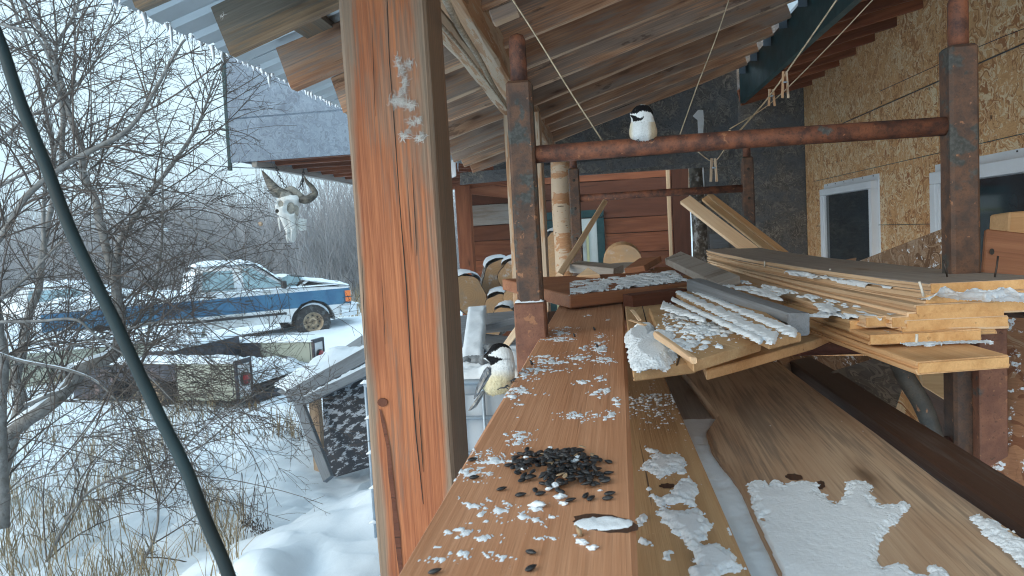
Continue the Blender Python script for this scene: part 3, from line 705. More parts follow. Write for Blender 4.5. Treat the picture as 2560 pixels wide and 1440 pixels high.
# knot hole packed with snow at its edge, dark stain across
def ell(cx, cy, rx, ry, ang, n=22, up=0, jr=.06):
    out = []
    for i in range(n):
        a = 2*math.pi*i/n; k = 1+jr*math.sin(i*2.7); x = rx*math.cos(a)*k; y = ry*math.sin(a)*k
        out.append(onb(cx+x*math.cos(ang)-y*math.sin(ang), cy+x*math.sin(ang)+y*math.cos(ang), up))
    return out
slab('knot_hole', ell(1515, 1308, 82, 22, .13, up=.0006), .0004, 'dark_wood', ledge, up=N0, bev=0)
KN = [(1510, 1310, 76, 17)]
SN = [(1235, 1150, 95, 28), (1180, 1180, 60, 24), (1300, 1095, 45, 22), (1245, 1275, 75, 26), (1330, 1296, 95, 14), (1190, 1262, 50, 20), (1160, 1330, 60, 26), (1140, 1390, 70, 26), (1220, 1345, 40, 16),
      (1120, 1425, 50, 20), (1345, 1268, 24, 14), (1403, 1246, 24, 18), (1355, 925, 60, 9), (1390, 905, 60, 7), (1310, 935, 40, 12), (1300, 975, 24, 10), (1450, 895, 40, 10), (1500, 870, 24, 20), (1505, 900, 30, 10),
      (1400, 832, 30, 7), (1400, 848, 45, 6), (1420, 820, 30, 4), (1500, 946, 18, 12), (1455, 955, 22, 8), (1515, 975, 14, 12), (1520, 1035, 22, 16), (1490, 985, 20, 8), (1360, 892, 40, 6), (1350, 985, 22, 4),
      (1290, 1010, 14, 6), (1445, 1040, 60, 12), (1500, 840, 18, 6), (1460, 870, 12, 5), (1540, 1005, 12, 14), (1280, 990, 20, 10), (1380, 1345, 60, 8), (1250, 1390, 35, 14), (1440, 1340, 12, 7), (1475, 1372, 12, 8), (1470, 790, 16, 4), (1520, 800, 14, 3)]
def ledgesnow(p, u, v):
    if v < .012 or v > .988: return -1
    px, py = proj(p); k = blobs(px, py, KN)
    if k > 0: return .0014*min(1, k*3)+.0009*fbm(p, 150, 3)+.0006
    sx = 700/max(120, py-517)
    q = V((p.x*1.0, p.y*.8, 0)); n1 = fbm(q, 105, 5); n2 = fbm(q+V((5, 5, 5)), 16, 3); n3 = noise.noise(q*520)
    b = blobs(px, py, SN); m = (max(-.9, b)*.5 + n1*.66 + n2*.2+n3*.42) - .36
    if b < -.9: m = n1*.6+n2*.35+n3*.2-.72
    return .0003+min(.0017, m*.003)+.0006*n3 if m > 0 else -1
o_ = L0+D0*.02+N0*.0002
snowsheet('snow_dusting', o_, D0*(far_t-.02), S0*.184, 560, 110, ledgesnow, label='patchy dusting of snow on the brown seed board')

# yellow board below, then the dusted gap, then the thick slab
z2 = -.37
def yb(name, x0, x1, y0, y1, z, t, mat, **k): return plank(name, ((x0+x1)/2, y0, z-t/2), ((x0+x1)/2, y1, z-t/2), x1-x0, t, mat, **k)
def X_at(px, py, z): return onz(px, py, z).x
xa = X_at(1880, 1440, z2)
low1 = yb('plank', xa-.19, xa, .2, 2.7, z2, .04, 'yellow_wood', cham=.006, seg=30, label='yellowish plank with star-shaped snow patches just below the seed board', cat='plank')
z3 = -.39
low2 = yb('plank', xa+.006, xa+.09, .2, 2.7, z2-.03, .04, 'grey_wood', seg=20, label='narrow snow-dusted plank sunk between the yellowish plank and wide slab', cat='plank')
# wide slab with a wane: outline traced on its plane
zt3 = -.385
out = [onz(1700, 925, zt3), onz(1790, 1038, zt3), onz(1765, 1075, zt3), onz(1780, 1120, zt3), onz(1850, 1210, zt3), onz(1955, 1440, zt3), onz(2080, 1800, zt3), onz(2950, 1600, zt3), onz(2560, 1340, zt3), onz(2360, 1205, zt3), onz(2200, 1085, zt3), onz(2060, 985, zt3), onz(1905, 872, zt3), onz(1640, 872, zt3)]
# put local X along the grain (world +Y)
wide = slab('plank', out, .05, 'tan_wood', up=(0, 0, 1), bev=.006, xdir=(.03, 1, 0), label='wide tan slab of wood with a great patch of snow over its near end', cat='plank')
def knot(cx, cy, rx, ry, z, mat='dark_wood', par=None, ang=0, name='knot'):
    pts = [onz(cx+rx*math.cos(a)*math.cos(ang)-ry*math.sin(a)*math.sin(ang), cy+rx*math.cos(a)*math.sin(ang)+ry*math.sin(a)*math.cos(ang), z+.0008) for a in [2*math.pi*i/16 for i in range(16)]]
    pts = [p+V((.0012*math.sin(i*2.3), .0012*math.cos(i*3.1), 0)) for i, p in enumerate(pts)]
    return slab(name, pts, .0005, mat, par, up=(0, 0, 1), bev=0)
knot(1985, 1192, 22, 8, zt3, par=wide, ang=.1); knot(1668, 1214, 20, 6, z2, par=low1); knot(2052, 1212, 10, 11, zt3, par=wide)
_z3 = lambda L: [(1560+x/2.483, 860+y/2.483) for x, y in L]
WP = _z3([(720, 760), (745, 670), (800, 660), (850, 710), (920, 750), (975, 830), (1000, 870), (1060, 850), (1085, 770), (1110, 745), (1145, 770), (1150, 840), (1190, 860), (1220, 930), (1300, 975), (1330, 985), (1370, 950), (1380, 870), (1430, 840), (1490, 850), (1530, 900), (1555, 990), (1600, 1005), (1680, 1000), (1720, 975), (1775, 1000), (1760, 1040), (1680, 1110), (1620, 1180), (1580, 1250), (1575, 1340), (1600, 1390), (1700, 1360), (1760, 1390), (1800, 1440), (1900, 1440), (1890, 1390), (1920, 1370), (1970, 1390), (2010, 1440), (2100, 1700), (760, 1700), (880, 1380), (850, 1200), (800, 1000), (760, 850)])
WQ = [_z3([(955, 740), (990, 705), (1040, 690), (1100, 690), (1105, 715), (1050, 740), (985, 760)]), _z3([(2130, 1080), (2200, 1060), (2330, 1120), (2500, 1240), (2500, 1400), (2380, 1290), (2200, 1150)])]
WH = [_z3([(880, 850), (900, 850), (905, 885), (885, 890)]), _z3([(845, 1085), (885, 1080), (880, 1105), (850, 1100)]), _z3([(960, 1050), (985, 1050), (975, 1062)])]
def widesnow(p, u, v):
    px, py = proj(p)
    if p.x < X_edge(py): return -1
    d = pdist(px, py, WP)
    if d < -14 or d > 40: d2 = max(pdist(px, py, q) for q in WQ); d = max(d, d2)
    else: d = max(d, max(pdist(px, py, q) for q in WQ)); d = min(d, -max(pdist(px, py, q) for q in WH)*1.5) if d > 0 else d
    if d < -14: return -1
    n1 = fbm(p, 70, 4); n2 = noise.noise(p*420); m = d+n1*9+n2*5.5
    if m <= 0: return -1
    return .0004+min(.0042, m*.00022)+.0003*n1+.0005*n2+.0022*max(0, fbm(p, 12, 2)+.2)*min(1, m/18)
def X_edge(py):
    a = [(925, 1700), (1038, 1790), (1075, 1770), (1120, 1785), (1210, 1850), (1440, 1955), (1800, 2080)]
    px = np.interp(py, [q[0] for q in a], [q[1] for q in a]); return onz(px, py, zt3).x+.002
snowsheet('snow_patch', (onz(1790, 1440, zt3).x, .38, zt3+.0004), (.46, 0, 0), (0, .72, 0), 300, 430, widesnow, label='great jagged patch of snow spread on the wide tan slab')
YP_ = [_z3(q) for q in ([(105, 770), (190, 690), (130, 650), (200, 660), (270, 690), (330, 680), (380, 730), (370, 790), (300, 800), (240, 830), (180, 800)],
    [(155, 910), (200, 960), (290, 930), (330, 870), (400, 820), (440, 860), (455, 920), (430, 960), (440, 1000), (350, 980), (300, 1000), (210, 985)],
    [(205, 1050), (250, 1020), (350, 1040), (450, 1020), (500, 1090), (540, 1120), (500, 1200), (460, 1230), (490, 1250), (580, 1250), (680, 1300), (720, 1360), (800, 1385), (700, 1410), (600, 1430), (560, 1500), (430, 1500), (420, 1400), (460, 1370), (430, 1280), (330, 1180), (260, 1110)],
    [(630, 1125), (700, 1160), (750, 1240), (690, 1220)], [(90, 1060), (135, 1060), (135, 1110), (95, 1120)], [(240, 1290), (280, 1290), (275, 1340), (245, 1330)], [(105, 1215), (165, 1218), (160, 1238), (110, 1235)])]
def ysnow(p, u, v):
    if v > .985: return -1
    px, py = proj(p); n1 = fbm(p, 70, 4); n2 = noise.noise(p*420)
    if py < 1075:
        m = (n1*.5+fbm(p, 150, 3)*.6-.22-.002*abs(px-1640))*20
        if py > 1040: m -= 4
    else: m = max(pdist(px, py, q) for q in YP_)+n1*10+n2*6
    return .0004+min(.005, m*.0003)+.0005*n2+.0002*n1 if m > 0 else -1
snowsheet('snow_patch', (xa-.16, .45, z2+.0004), (0, 1.2, 0), (.16, 0, 0), 480, 90, ysnow, label='star-shaped patches of snow on the yellowish plank')
snowsheet('snow_drift', (xa+.004, .42, z2-.030), (0, 1.1, 0), (.088, 0, 0), 260, 24, lambda p, u, v: .003+.003*fbm(p, 12)+.0008*fbm(p, 150)+.004*max(0, .5-u), label='thin drift of snow in the gap beside the wide slab')
# dark waney edge plank beyond the wide slab
e0, e1 = onz(1960, 893, -.395), onz(2640, 1370, -.395)
plank('plank', e1+V((.032, 0, -.02)), e0+V((.032, .1, -.02)), .075, .05, 'dark_wood', jit=.002, seg=20, cham=.004, label='dark waney plank along the outer side of the wide slab', cat='plank')

# chipboard offcuts leaning behind the brace
slab('chipboard_offcut', [P(1900, 890, 2.0), P(2215, 885, 2.25), P(2120, 975, 2.1), P(2040, 1060, 1.95)], .011, 'osb_brown', bev=.001, label='speckled brown chipboard offcut wedged under the lower rail', cat='offcut')
slab('chipboard_offcut', [P(2205, 890, 1.95), P(2245, 960, 1.95), P(2205, 1075, 1.8), P(2090, 1020, 1.75), P(2040, 985, 1.9)], .011, 'osb_dark', bev=.001, label='blackish chipboard offcut leaning left of the curved steel brace', cat='offcut')
slab('chipboard_offcut', [P(2300, 900, 2.15), P(2330, 1170, 2.0), P(2200, 1080, 1.95), P(2260, 930, 2.1)], .011, 'osb_tan', bev=.001, label='snowy-edged tan chipboard offcut seen behind the curved steel brace', cat='offcut')
slab('chipboard_offcut', [P(2270, 890, 2.3), P(2380, 890, 2.3), P(2380, 1010, 2.3), P(2300, 960, 2.3)], .011, 'orange_wood', bev=.001, label='orange wood scrap between the brace and the rusty channel', cat='offcut')
slab('plywood_sheet', [P(2462, 790, 1.62), P(2700, 780, 1.5), P(2700, 1420, 1.3), P(2478, 1290, 1.38)], .012, 'osb_red', bev=.001, label='reddish brown plywood sheet with snow flecks beyond the rusty channel', cat='sheet')
slab('backing_sheet', [V((1.25, 1.2, -1.2)), V((1.25, 3.4, -1.2)), V((1.15, 3.4, -.30)), V((1.15, 1.2, -.30))], .012, 'dark_wood', up=(-1, 0, 0), label='dark background sheet upright deep under the scaffold', cat='sheet')  # plain dark background behind the offcuts and planks
# sheet propped before the windows
slab('chipboard_offcut', [P(2140, 655, 2.4), P(2380, 560, 2.0), P(2385, 700, 2.0), P(2110, 672, 2.45)], .011, 'osb_brown', bev=.001, label='brown chipboard triangle leaning before the big white window', cat='offcut')
slab('chipboard_offcut', [P(2100, 652, 2.6), P(2142, 644, 2.6), P(2136, 668, 2.6), P(2080, 668, 2.6)], .011, 'osb_brown', bev=.001, label='tiny chipboard scrap under the small window', cat='offcut')
bb = slab('broad_board', [P(2466, 572, 1.78), P(2720, 600, 1.7), P(2720, 720, 1.7), P(2456, 705, 1.78)], .03, 'brown_wood', bev=.003, label='broad brown board with a bolt hole, right of the rusty post', cat='board')
slab('bolt_hole', [P(2480+6*math.cos(a), 629+8*math.sin(a), 1.772) for a in [i*.63 for i in range(10)]], .001, 'hole_dark', bb, bev=0)
slab('wood_block', [P(2524, 530, 1.9), P(2640, 522, 1.9), P(2640, 590, 1.9), P(2520, 586, 1.9)], .08, 'orange_wood', bev=.004, label='squared orange block perched above the broad brown board', cat='block')

# crosswise shelf board resting over the far end of the seed board
sh = [P(1425, 738, 1.95), P(1728, 702, 2.15), P(1690, 677, 2.45), P(1255, 694, 2.35)]
shelf = slab('shelf_board', sh, .036, 'brown_wood', up=(0, 0, 1), bev=.003, label='brown board laid crosswise over the far end of the seed board', cat='board')
n_ = (sh[1]-sh[0]).cross(sh[3]-sh[0]).normalized()
def shs(p, u, v):
    px, py = proj(p)
    if px < 1372 and py > 702: return -1
    m = fbm(V((p.x*.8, p.y*2.2, 0)), 26, 4)+.25*blobs(px, py, [(1600, 695, 110, 20), (1450, 705, 80, 16), (1530, 725, 120, 8)])-.10
    return min(.005, m*.02) if m > 0 else -1
snowsheet('snow_dusting', sh[0]+n_*.0005 if n_.z > 0 else sh[0]-n_*.0005, (sh[1]-sh[0])*.97, (sh[2]-sh[1])*.95, 150, 80, shs, label='streaky snow on the crosswise brown board')
# bracing wedge under it
plank('block', P(1400, 790, 2.05), P(1400, 850, 1.95), .07, .03, 'dark_wood', up=(0, 1, 0), label='small dark block under the crosswise brown board', cat='block')
plank('block', P(1570, 770, 1.95), P(1705, 752, 2.02), .05, .07, 'dark_red_wood', label='dark red block propping the crosswise board beside the splintered panels', cat='block')

# offcuts heaped at the far end
def piece(pts, t, mat, label, cat='offcut', name='wood_offcut', **k): return slab(name, [P(*p) for p in pts], t, mat, up=(0, 0, 1), bev=.002, label=label, cat=cat, **k)
piece([(1425, 660, 2.6), (1535, 672, 2.5), (1560, 662, 2.7), (1445, 652, 2.8)], .03, 'grey_wood', 'grey snow-dusted stick lying across the offcuts by the leaning strip')
piece([(1440, 690, 2.35), (1500, 686, 2.3), (1470, 668, 2.4)], .012, 'pale_wood', 'pale triangular wood scrap beside the rusty post')
piece([(1560, 672, 2.5), (1612, 672, 2.4), (1652, 640, 2.6), (1600, 652, 2.8)], .02, 'brown_wood', 'tilted brown scrap propped among the offcuts')
piece([(1620, 678, 2.45), (1652, 645, 2.45), (1690, 665, 2.5), (1692, 690, 2.4)], .02, 'brown_wood', 'brown board end standing behind the grey weathered board')
# round slab of log
dc = P(1556, 652, 3.3); bm = bmesh.new(); bmesh.ops.create_cone(bm, cap_ends=True, segments=26, radius1=.085, radius2=.083, depth=.05)
link('log_disc', frombm('log_disc', bm), 'log_end', None, Matrix.Translation(dc) @ Matrix.Rotation(math.radians(-72), 4, 'X') @ Matrix.Rotation(.2, 4, 'Z'), label='round pale slice of log resting on the offcuts', cat='log slice')
bm = bmesh.new(); bmesh.ops.create_cone(bm, cap_ends=True, segments=26, radius1=.08, radius2=.078, depth=.02)
link('log_disc', frombm('log_disc', bm), 'grey_wood', None, Matrix.Translation(P(1560, 668, 2.9)) @ Matrix.Rotation(.1, 4, 'X') @ Matrix.Scale(.8, 4, (0, 1, 0)), label='flat grey slice of log lying before the upright one', cat='log slice')
# grey weathered board over the corner
piece([(1850, 690, 1.95), (1795, 712, 1.9), (1662, 646, 2.45), (1702, 630, 2.55)], .022, 'grey_wood', 'grey weathered board slanting over the heap behind the panels', 'board', 'weathered_board')
# grey 2x4 ending with a cut face
plank('timber', P(1996, 812, 1.33), P(1735, 716, 2.0), .040, .042, 'slate_wood', seg=10, label='blue-grey square timber lying on the snowy panels', cat='timber')
# splintered panels (tongue and groove siding)
zp = -.205
R.seed(21)
pan1 = slab('wood_sheet', [onz(1582, 926, zp), onz(1740, 905, zp), onz(1655, 838, zp), onz(1640, 790, zp), onz(1690, 700, zp), onz(1560, 745, zp)], .017, 'yellow_wood', up=(0, 0, 1), bev=.002, xdir=(.15, 1, 0), label='tan panel heaped with snow at its near corner', cat='panel')
z4 = zp+.012
pan2 = slab('wood_sheet', [onz(1733, 903, z4), onz(1903, 852, z4), onz(1760, 752, z4), onz(1622, 770, z4), onz(1640, 815, z4)], .017, 'yellow_wood', up=(0, 0, 1), bev=.002, xdir=(-.3, 1, 0), label='broad tan panel with saw marks lying under the grooved one', cat='panel')
z5 = zp+.028
pan3 = slab('wood_sheet', [onz(1922, 852, z5), onz(2003, 832, z5), onz(1880, 760, z5), onz(1745, 705, z5), onz(1675, 722, z5), onz(1790, 792, z5)], .014, 'yellow_wood', up=(0, 0, 1), bev=.002, xdir=(-.45, 1, 0), label='grooved panel with long ribbons of snow in its channels', cat='panel')
z6 = zp-.03
pan4 = slab('wood_sheet', [onz(1765, 926, z6), onz(1845, 905, z6), onz(2035, 852, z6), onz(2085, 830, z6), onz(1900, 745, z6), onz(1700, 760, z6)], .017, 'orange_wood', up=(0, 0, 1), bev=.002, xdir=(-.4, 1, 0), label='rough orange-edged panel lowest of the splintered heap', cat='panel')
plank('strip', onz(1735, 902, z4+.012), onz(1640, 838, z4+.014), .010, .010, 'pale_wood', label='thin pale strip crossing the snowy corner of the panel', cat='strip')
def psn(L, z, nk=.3, th=.02, mx=.009):
    def f(p, u, v):
        px, py = proj(p); b = blobs(px, py, L)
        if b < -.6: return -1
        n3 = noise.noise(p*420); m = b+fbm(p, 45, 4)*nk+n3*.07; return .0005+min(mx, m*th*.6)+.0008*n3 if m > .04 else -1
    return f
o = onz(1582, 926, zp); 
snowsheet('snow_patch', (onz(1575, 926, zp).x, onz(1582, 926, zp).y-.02, zp+.0004), (.17, 0, 0), (0, .45, 0), 120, 260, psn([(1630, 885, 62, 52), (1600, 850, 40, 30), (1650, 860, 60, 30), (1610, 815, 30, 30)], zp, .12, .05, .014), label='heap of snow on the near corner of the tan panel')
snowsheet('snow_patch', (onz(1640, 926, z4).x, onz(1733, 903, z4).y-.02, z4+.0004), (.36, 0, 0), (0, .6, 0), 200, 260, lambda p, u, v: (lambda px, py: -1 if (py > 890-.27*(px-1740)*1.0 or px > 1890-(852-py)*1.35 or px < 1640) else (lambda m: min(.0035, m*.015) if m > 0 else -1)(fbm(V((p.x*1.3, p.y*.7, 0)), 55, 4)*.8+.5*blobs(px, py, [(1760, 825, 90, 22), (1700, 790, 40, 12), (1720, 860, 60, 16)])-.16))(*proj(p)), label='scattered snow on the broad saw-marked panel')
def rib(cx0, cy0, cx1, cy1, w0, w1):
    def g(px, py):
        t = ((px-cx0)*(cx1-cx0)+(py-cy0)*(cy1-cy0))/((cx1-cx0)**2+(cy1-cy0)**2)
        if t < -.05 or t > 1.02: return -9
        qx, qy = cx0+(cx1-cx0)*t, cy0+(cy1-cy0)*t; return 1-math.hypot(px-qx, py-qy)/(w0+(w1-w0)*t)
    return g
ribs = [rib(1700, 732, 1935, 845, 6, 20), rib(1690, 752, 1900, 850, 5, 9), rib(1735, 728, 1985, 832, 5, 13), rib(1660, 765, 1760, 800, 12, 5)]
def ribsn(p, u, v):
    px, py = proj(p); m = max(g(px, py) for g in ribs)
    if m < -1: return -1
    m += .5*fbm(p, 60, 4)-.28; return .0008+min(.0028, m*.008)+.0005*noise.noise(p*400) if m > 0 else -1
snowsheet('snow_patch', (onz(1660, 800, z5).x, onz(1922, 856, z5).y-.02, z5+.0004), (.46, 0, 0), (0, .95, 0), 230, 380, ribsn, label='long ribbons of snow in the channels of the grooved panel')
# long nail and splinters
tube('nail', [onz(1622, 838, zp), onz(1616, 805, zp), ony(1606, 766, onz(1622, 838, zp).y+.02)], [.0016, .0014, .001], 'nail', None, 6, label='long rusty nail standing up in the snow between the panels', cat='nail')
for i, (a, b) in enumerate((((1575, 800), (1612, 812)), ((1580, 775), (1600, 800)))):
    plank('splinter', onz(a[0], a[1], zp+.01), onz(b[0], b[1], zp+.018), .007, .003, 'pale_wood', label=('pale splinter beside the long rusty nail', 'second pale splinter above the first by the seed board edge')[i], cat='splinter')

# ---- stack of long siding boards
BT = .0195
def board(nl, fl, w, mat, label, t=BT, sag=.012, bow=0, over=0, end='end_wood', cat='board', name='siding_board', skew=0, nails=()):
    a, b = P(*nl), P(*fl); d = (b-a).normalized(); s = V((0, 0, 1)).cross(-d); s = (-d).cross(V((0, 0, 1)))*-1
    s = d.cross(V((0, 0, 1))).normalized()
    a2 = a+s*w/2-V((0, 0, t/2)); b2 = b+s*w/2-V((0, 0, t/2))
    o = plank(name, a2, b2, w, t, mat, seg=22, sag=sag, bow=bow, jit=.0012, cham=.002, groove=.006, label=label, cat=cat)
    # fresh-cut end: its own lighter end face piece, a hair proud
    m = WM[o.name]; box('cut_end', m, (.0025, w-.006, t-.004), end, o, 0, (-.0015, 0, 0))
    return o
R.seed(3)
LAY = [((2290, 905, 1.16), (1690, 690, 2.4), .155, 'orange_wood', 'orange siding board lowest in the stack, jutting out nearest', .006),
       ((2160, 792, 1.30), (1765, 668, 2.9), .19, 'pale_wood', 'short-ended siding board low in the stack with snow upon it', .02),
       ((2170, 835, 1.26), (1850, 720, 2.2), .185, 'orange_wood', 'siding board with two knots of bark at its end', .006),
       ((2250, 818, 1.27), (1800, 690, 2.6), .16, 'orange_wood', 'siding board fourth from the bottom of the stack', .012),
       ((2262, 800, 1.27), (1780, 662, 3.0), .17, 'pale_wood', 'siding board with a dark nick, mid stack', .014),
       ((2286, 762, 1.27), (1768, 648, 3.1), .20, 'pale_wood', 'siding board with a heap of snow on its sawn end', .02),
       ((2310, 735, 1.28), (1767, 636, 3.2), .20, 'pale_wood', 'siding board second from the top, snow packed over its end', .024),
       ((2322, 708, 1.28), (1765, 624, 3.25), .21, 'top_board', 'grey-topped siding board at the very top of the stack', .026)]
LAY += [((2225, 792, 1.275), (1790, 676, 2.8), .12, 'pale_wood', 'thin siding board fanned out to the left, below the middle of the stack', .01),
        ((2268, 782, 1.272), (1774, 655, 3.05), .16, 'pale_wood', 'siding board just under the snowy sawn end', .012),
        ((2120, 800, 1.34), (1900, 735, 2.0), .10, 'yellow_wood', 'short siding board poking out left of the stack over the grey timber', .008)]
stack = []
for (nl, fl, w, mat, lb, sg) in LAY: stack.append(board(nl, fl, w, mat, lb, sag=sg*.4))
# snow wedged between the top boards' ends and along their sides
def endsnow(nl, nr, h, dep, label, k=9):
    a, b = P(*nl), P(*nr); d = (b-a); f = V((0, -1, 0))
    snowsheet('snow_patch', a+V((0, -.006, 0)), d, V((0, dep, 0)), 130, 26, lambda p, u, v: h*min(1, 8*min(u, 1-u)+.1)*min(1, (1-v)*1.2)*max(.3, 1+.45*fbm(p, 38, 4))+.001*fbm(p, 240, 2)-(.004 if fbm(p, 22, 3) < -.42 else 0), label=label)
endsnow((2320, 752, 1.262), (2600, 762, 1.18), .019, .05, 'snow packed between the two upper board ends')
endsnow((2270, 898-33, 1.14), (2500, 858, 1.1), .002, .04, 'light snow on the lowest jutting board')
def tops(a, b, w, h, label, nx=160, ny=16, thr=-.1):
    a, b = P(*a), P(*b); d = b-a; s = d.normalized().cross(V((0, 0, 1))).normalized()
    snowsheet('snow_patch', a, d, s*w, nx, ny, lambda p, u, v: (lambda m: .001+min(h, m*h*2) if m > 0 else -1)(fbm(V((p.x*1.5, p.y*.5, p.z)), 20, 4)-thr-.8*max(0, .08-min(v, 1-v))/.08*.5), label=label)
tops((2120, 796, 1.32), (1770, 706, 2.0), .10, .003, 'snow sheet along the low boards of the stack', thr=.0, nx=300, ny=60)
tops((2225, 728, 1.42), (1960, 684, 2.0), .03, .007, 'snow rib lodged along the side of the stack', thr=-.4)
tops((2200, 800, 1.29), (2010, 790, 1.45), .05, .006, 'snow on the short-ended board', thr=-.35)
# nails: pale ones bridging the layers, dark ones standing on top
for i, (x0_, y0_, x1_, y1_, d, mt, lb) in enumerate(((2298, 704, 2308, 741, 1.268, 'pale_nail', 'bright nail bridging the top boards near their cut corner'), (2075, 672, 2075, 697, 1.8, 'pale_nail', 'bright nail bridging the top boards halfway along'),
        (1911, 652, 1911, 668, 2.3, 'pale_nail', 'bright nail bridging the top boards at their far part'), (2292, 835, 2290, 862, 1.155, 'pale_nail', 'bright nail above the lowest jutting board'),
        (2358, 650, 2368, 692, 1.30, 'nail', 'dark bent nail standing on the top board by the post'), (2495, 640, 2487, 693, 1.28, 'nail', 'thin dark nail standing on the top board, farther right'))):
    tube('nail', [P(x0_, y0_, d), P((x0_+x1_)/2+1, (y0_+y1_)/2, d), P(x1_, y1_, d)], .0016 if mt == 'nail' else .0022, mt, None, 6, label=lb, cat='nail')
# leaning sticks
plank('strip', P(1512, 505, 3.3), P(1398, 690, 2.5), .022, .02, 'pale_wood', up=(0, -1, 0), label='pale strip leaning from the far rail down to the shelf board', cat='strip')
plank('board', P(1714, 500, 3.55), P(1905, 648, 3.1), .06, .02, 'pale_wood', up=(0, -1, .5), label='pale leaning board left of the two orange ones', cat='board')
plank('board', P(1762, 497, 3.65), P(1940, 640, 3.2), .03, .02, 'orange_wood', up=(0, -1, .3), label='middle orange leaning board behind the pale one', cat='board')
plank('board', P(1774, 488, 3.7), P(1966, 636, 3.2), .026, .02, 'orange_wood', up=(0, -1, .3), label='uppermost orange leaning board by the dark wall', cat='board')
# peeled pole
tube('pole', [P(1400, 400, 4.2), P(1404, 520, 4.2), P(1412, 640, 4.2), P(1416, 760, 4.2)], [.055, .056, .057, .058], 'peel_pole', None, 14, 4, label='peeled pale pole standing left of the farther scaffold post', cat='pole')
# ================================================================== caged tank beside the porch
def hd(px, py, z): return onz(px, py, z)
tz = -.86; ty = ony(1230, 930, 4.35).y
tx0 = ony(912, 935, 4.35).x; tx1 = tx0+1.02; ty1 = 4.35+1.0; tb0 = -1.98
tank = thing('caged_tank', ((tx0+tx1)/2, 4.9, GZ), 'white plastic tank in a galvanised cage, snow on its top', 'tank')
bm = bmesh.new(); bmesh.ops.create_cube(bm, size=1)
for v in bm.verts: v.co = V((v.co.x*.96, v.co.y*.94, v.co.z*(tz-tb0-.06)))
bmesh.ops.bevel(bm, geom=bm.edges[:], offset=.07, segments=4, affect='EDGES')
link('bottle', frombm('bottle', bm, True), 'tote_plastic', tank, Matrix.Translation(((tx0+tx1)/2, 4.85, (tz+tb0)/2)))
def loop(z, r=.011, o=0):
    p = [(tx0-o, 4.35-o, z), (tx1+o, 4.35-o, z), (tx1+o, ty1+o, z), (tx0-o, ty1+o, z), (tx0-o, 4.35-o, z)]
    t = TB()
    for a, b in zip(p, p[1:]): t.tube([a, b], r, 8)
    t.link('cage_bar', 'galvanised', tank)
for k in range(6): loop(tz-.01-k*(tz-tb0-.02)/5, .012 if k else .017)
for k in range(8):
    for yy in (4.345, ty1): tube('cage_bar', [(tx0+k*(tx1-tx0)/7, yy, tb0), (tx0+k*(tx1-tx0)/7, yy, tz)], .011, 'galvanised', tank, 8)
for k in range(1, 7):
    for xx in (tx0, tx1): tube('cage_bar', [(xx, 4.35+k/7, tb0), (xx, 4.35+k/7, tz)], .011, 'galvanised', tank, 8)
tube('cap', [V(((tx0+tx1)/2, 4.85, tz-.03)), V(((tx0+tx1)/2, 4.85, tz+.03))], .09, 'tote_plastic', tank, 20)
for k in range(3): box('pallet_foot', Matrix.Translation((tx0+.1+k*.41, 4.86, tb0-.04)), (.12, 1.0, .14), 'slate_wood', tank)
# lumps of snow clinging to the side bars seen left of the post
R.seed(4)
tb = TB()
for k in range(6):
    z = tz-.01-k*(tz-tb0-.02)/5
    for j in range(10):
        x = tx0+R.uniform(-.02, .3); tb.tube([(x-.03, 4.335, z+.012), (x, 4.33, z+.026), (x+.03, 4.335, z+.012)], [.003, .014, .003], 6)
tb.link('snow_lump', 'snow', tank, kind='stuff')
snowsheet('snow_cap', (tx0+.0, 4.36, tz-.035), (1.0, 0, 0), (0, .98, 0), 60, 50, capfn(.085, .12, 1, .5, 5), label='thick snow cushion on the caged tank')
# work gloves lying on it
def glove(c, ang, label):
    c = V(c); g = thing('work_glove', c, label, 'glove'); m = Matrix.Translation(c) @ Matrix.Rotation(ang, 4, 'Z')
    bm = bmesh.new(); bmesh.ops.create_uvsphere(bm, u_segments=14, v_segments=8, radius=1)
    for v in bm.verts: v.co = V((v.co.x*.06, v.co.y*.046, v.co.z*.03+.004*fbm(v.co, 3)))
    link('palm', frombm('palm', bm, True), 'leather_glove', g, m)
    for i, (a, l) in enumerate(((-.35, .06), (-.1, .075), (.12, .072), (.36, .058), (1.15, .055))):
        s = V((.03*math.cos(a), .04*math.sin(a*1.8), 0)); d = V((math.cos(a), math.sin(a), 0))
        tube('finger', [m @ s, m @ (s+d*l*.6+V((0, 0, .012))), m @ (s+d*l+V((0, 0, .002)))], [.012, .0115, .008], 'leather_glove', g, 8, 3)
    tube('cuff', [m @ V((-.04, 0, 0)), m @ V((-.09, 0, .004))], [.033, .04], 'leather_glove', g, 12)
g1 = onz(1190, 900, tz+.07); glove(g1, 2.6, 'grey work glove on the tank, nearer the chickadee'); glove(onz(1216, 872, tz+.08), 2.2, 'grey work glove lying behind the other on the tank snow')
# snow covered trough leaning from the logs to the tank
def strip(name, pts, w, t, mat, label, cat): 
    return plank(name, pts[0], pts[1], w, t, mat, label=label, cat=cat, seg=8)
a, b = P(1180, 936, 4.75), P(1194, 775, 6.2)
strip('trough', (a, b), .15, .03, 'white_paint', 'long white trough board running from the tank to the logs', 'trough')
d = (b-a); s = d.normalized().cross(V((0, 0, 1))).normalized()
snowsheet('snow_cap', a-s*.075+V((0, 0, .03)), d, s*.15, 40, 10, capfn(.03, .15, 7, .5, 6), label='snow strip on the white trough board')
for sg in (-1, 1): pass
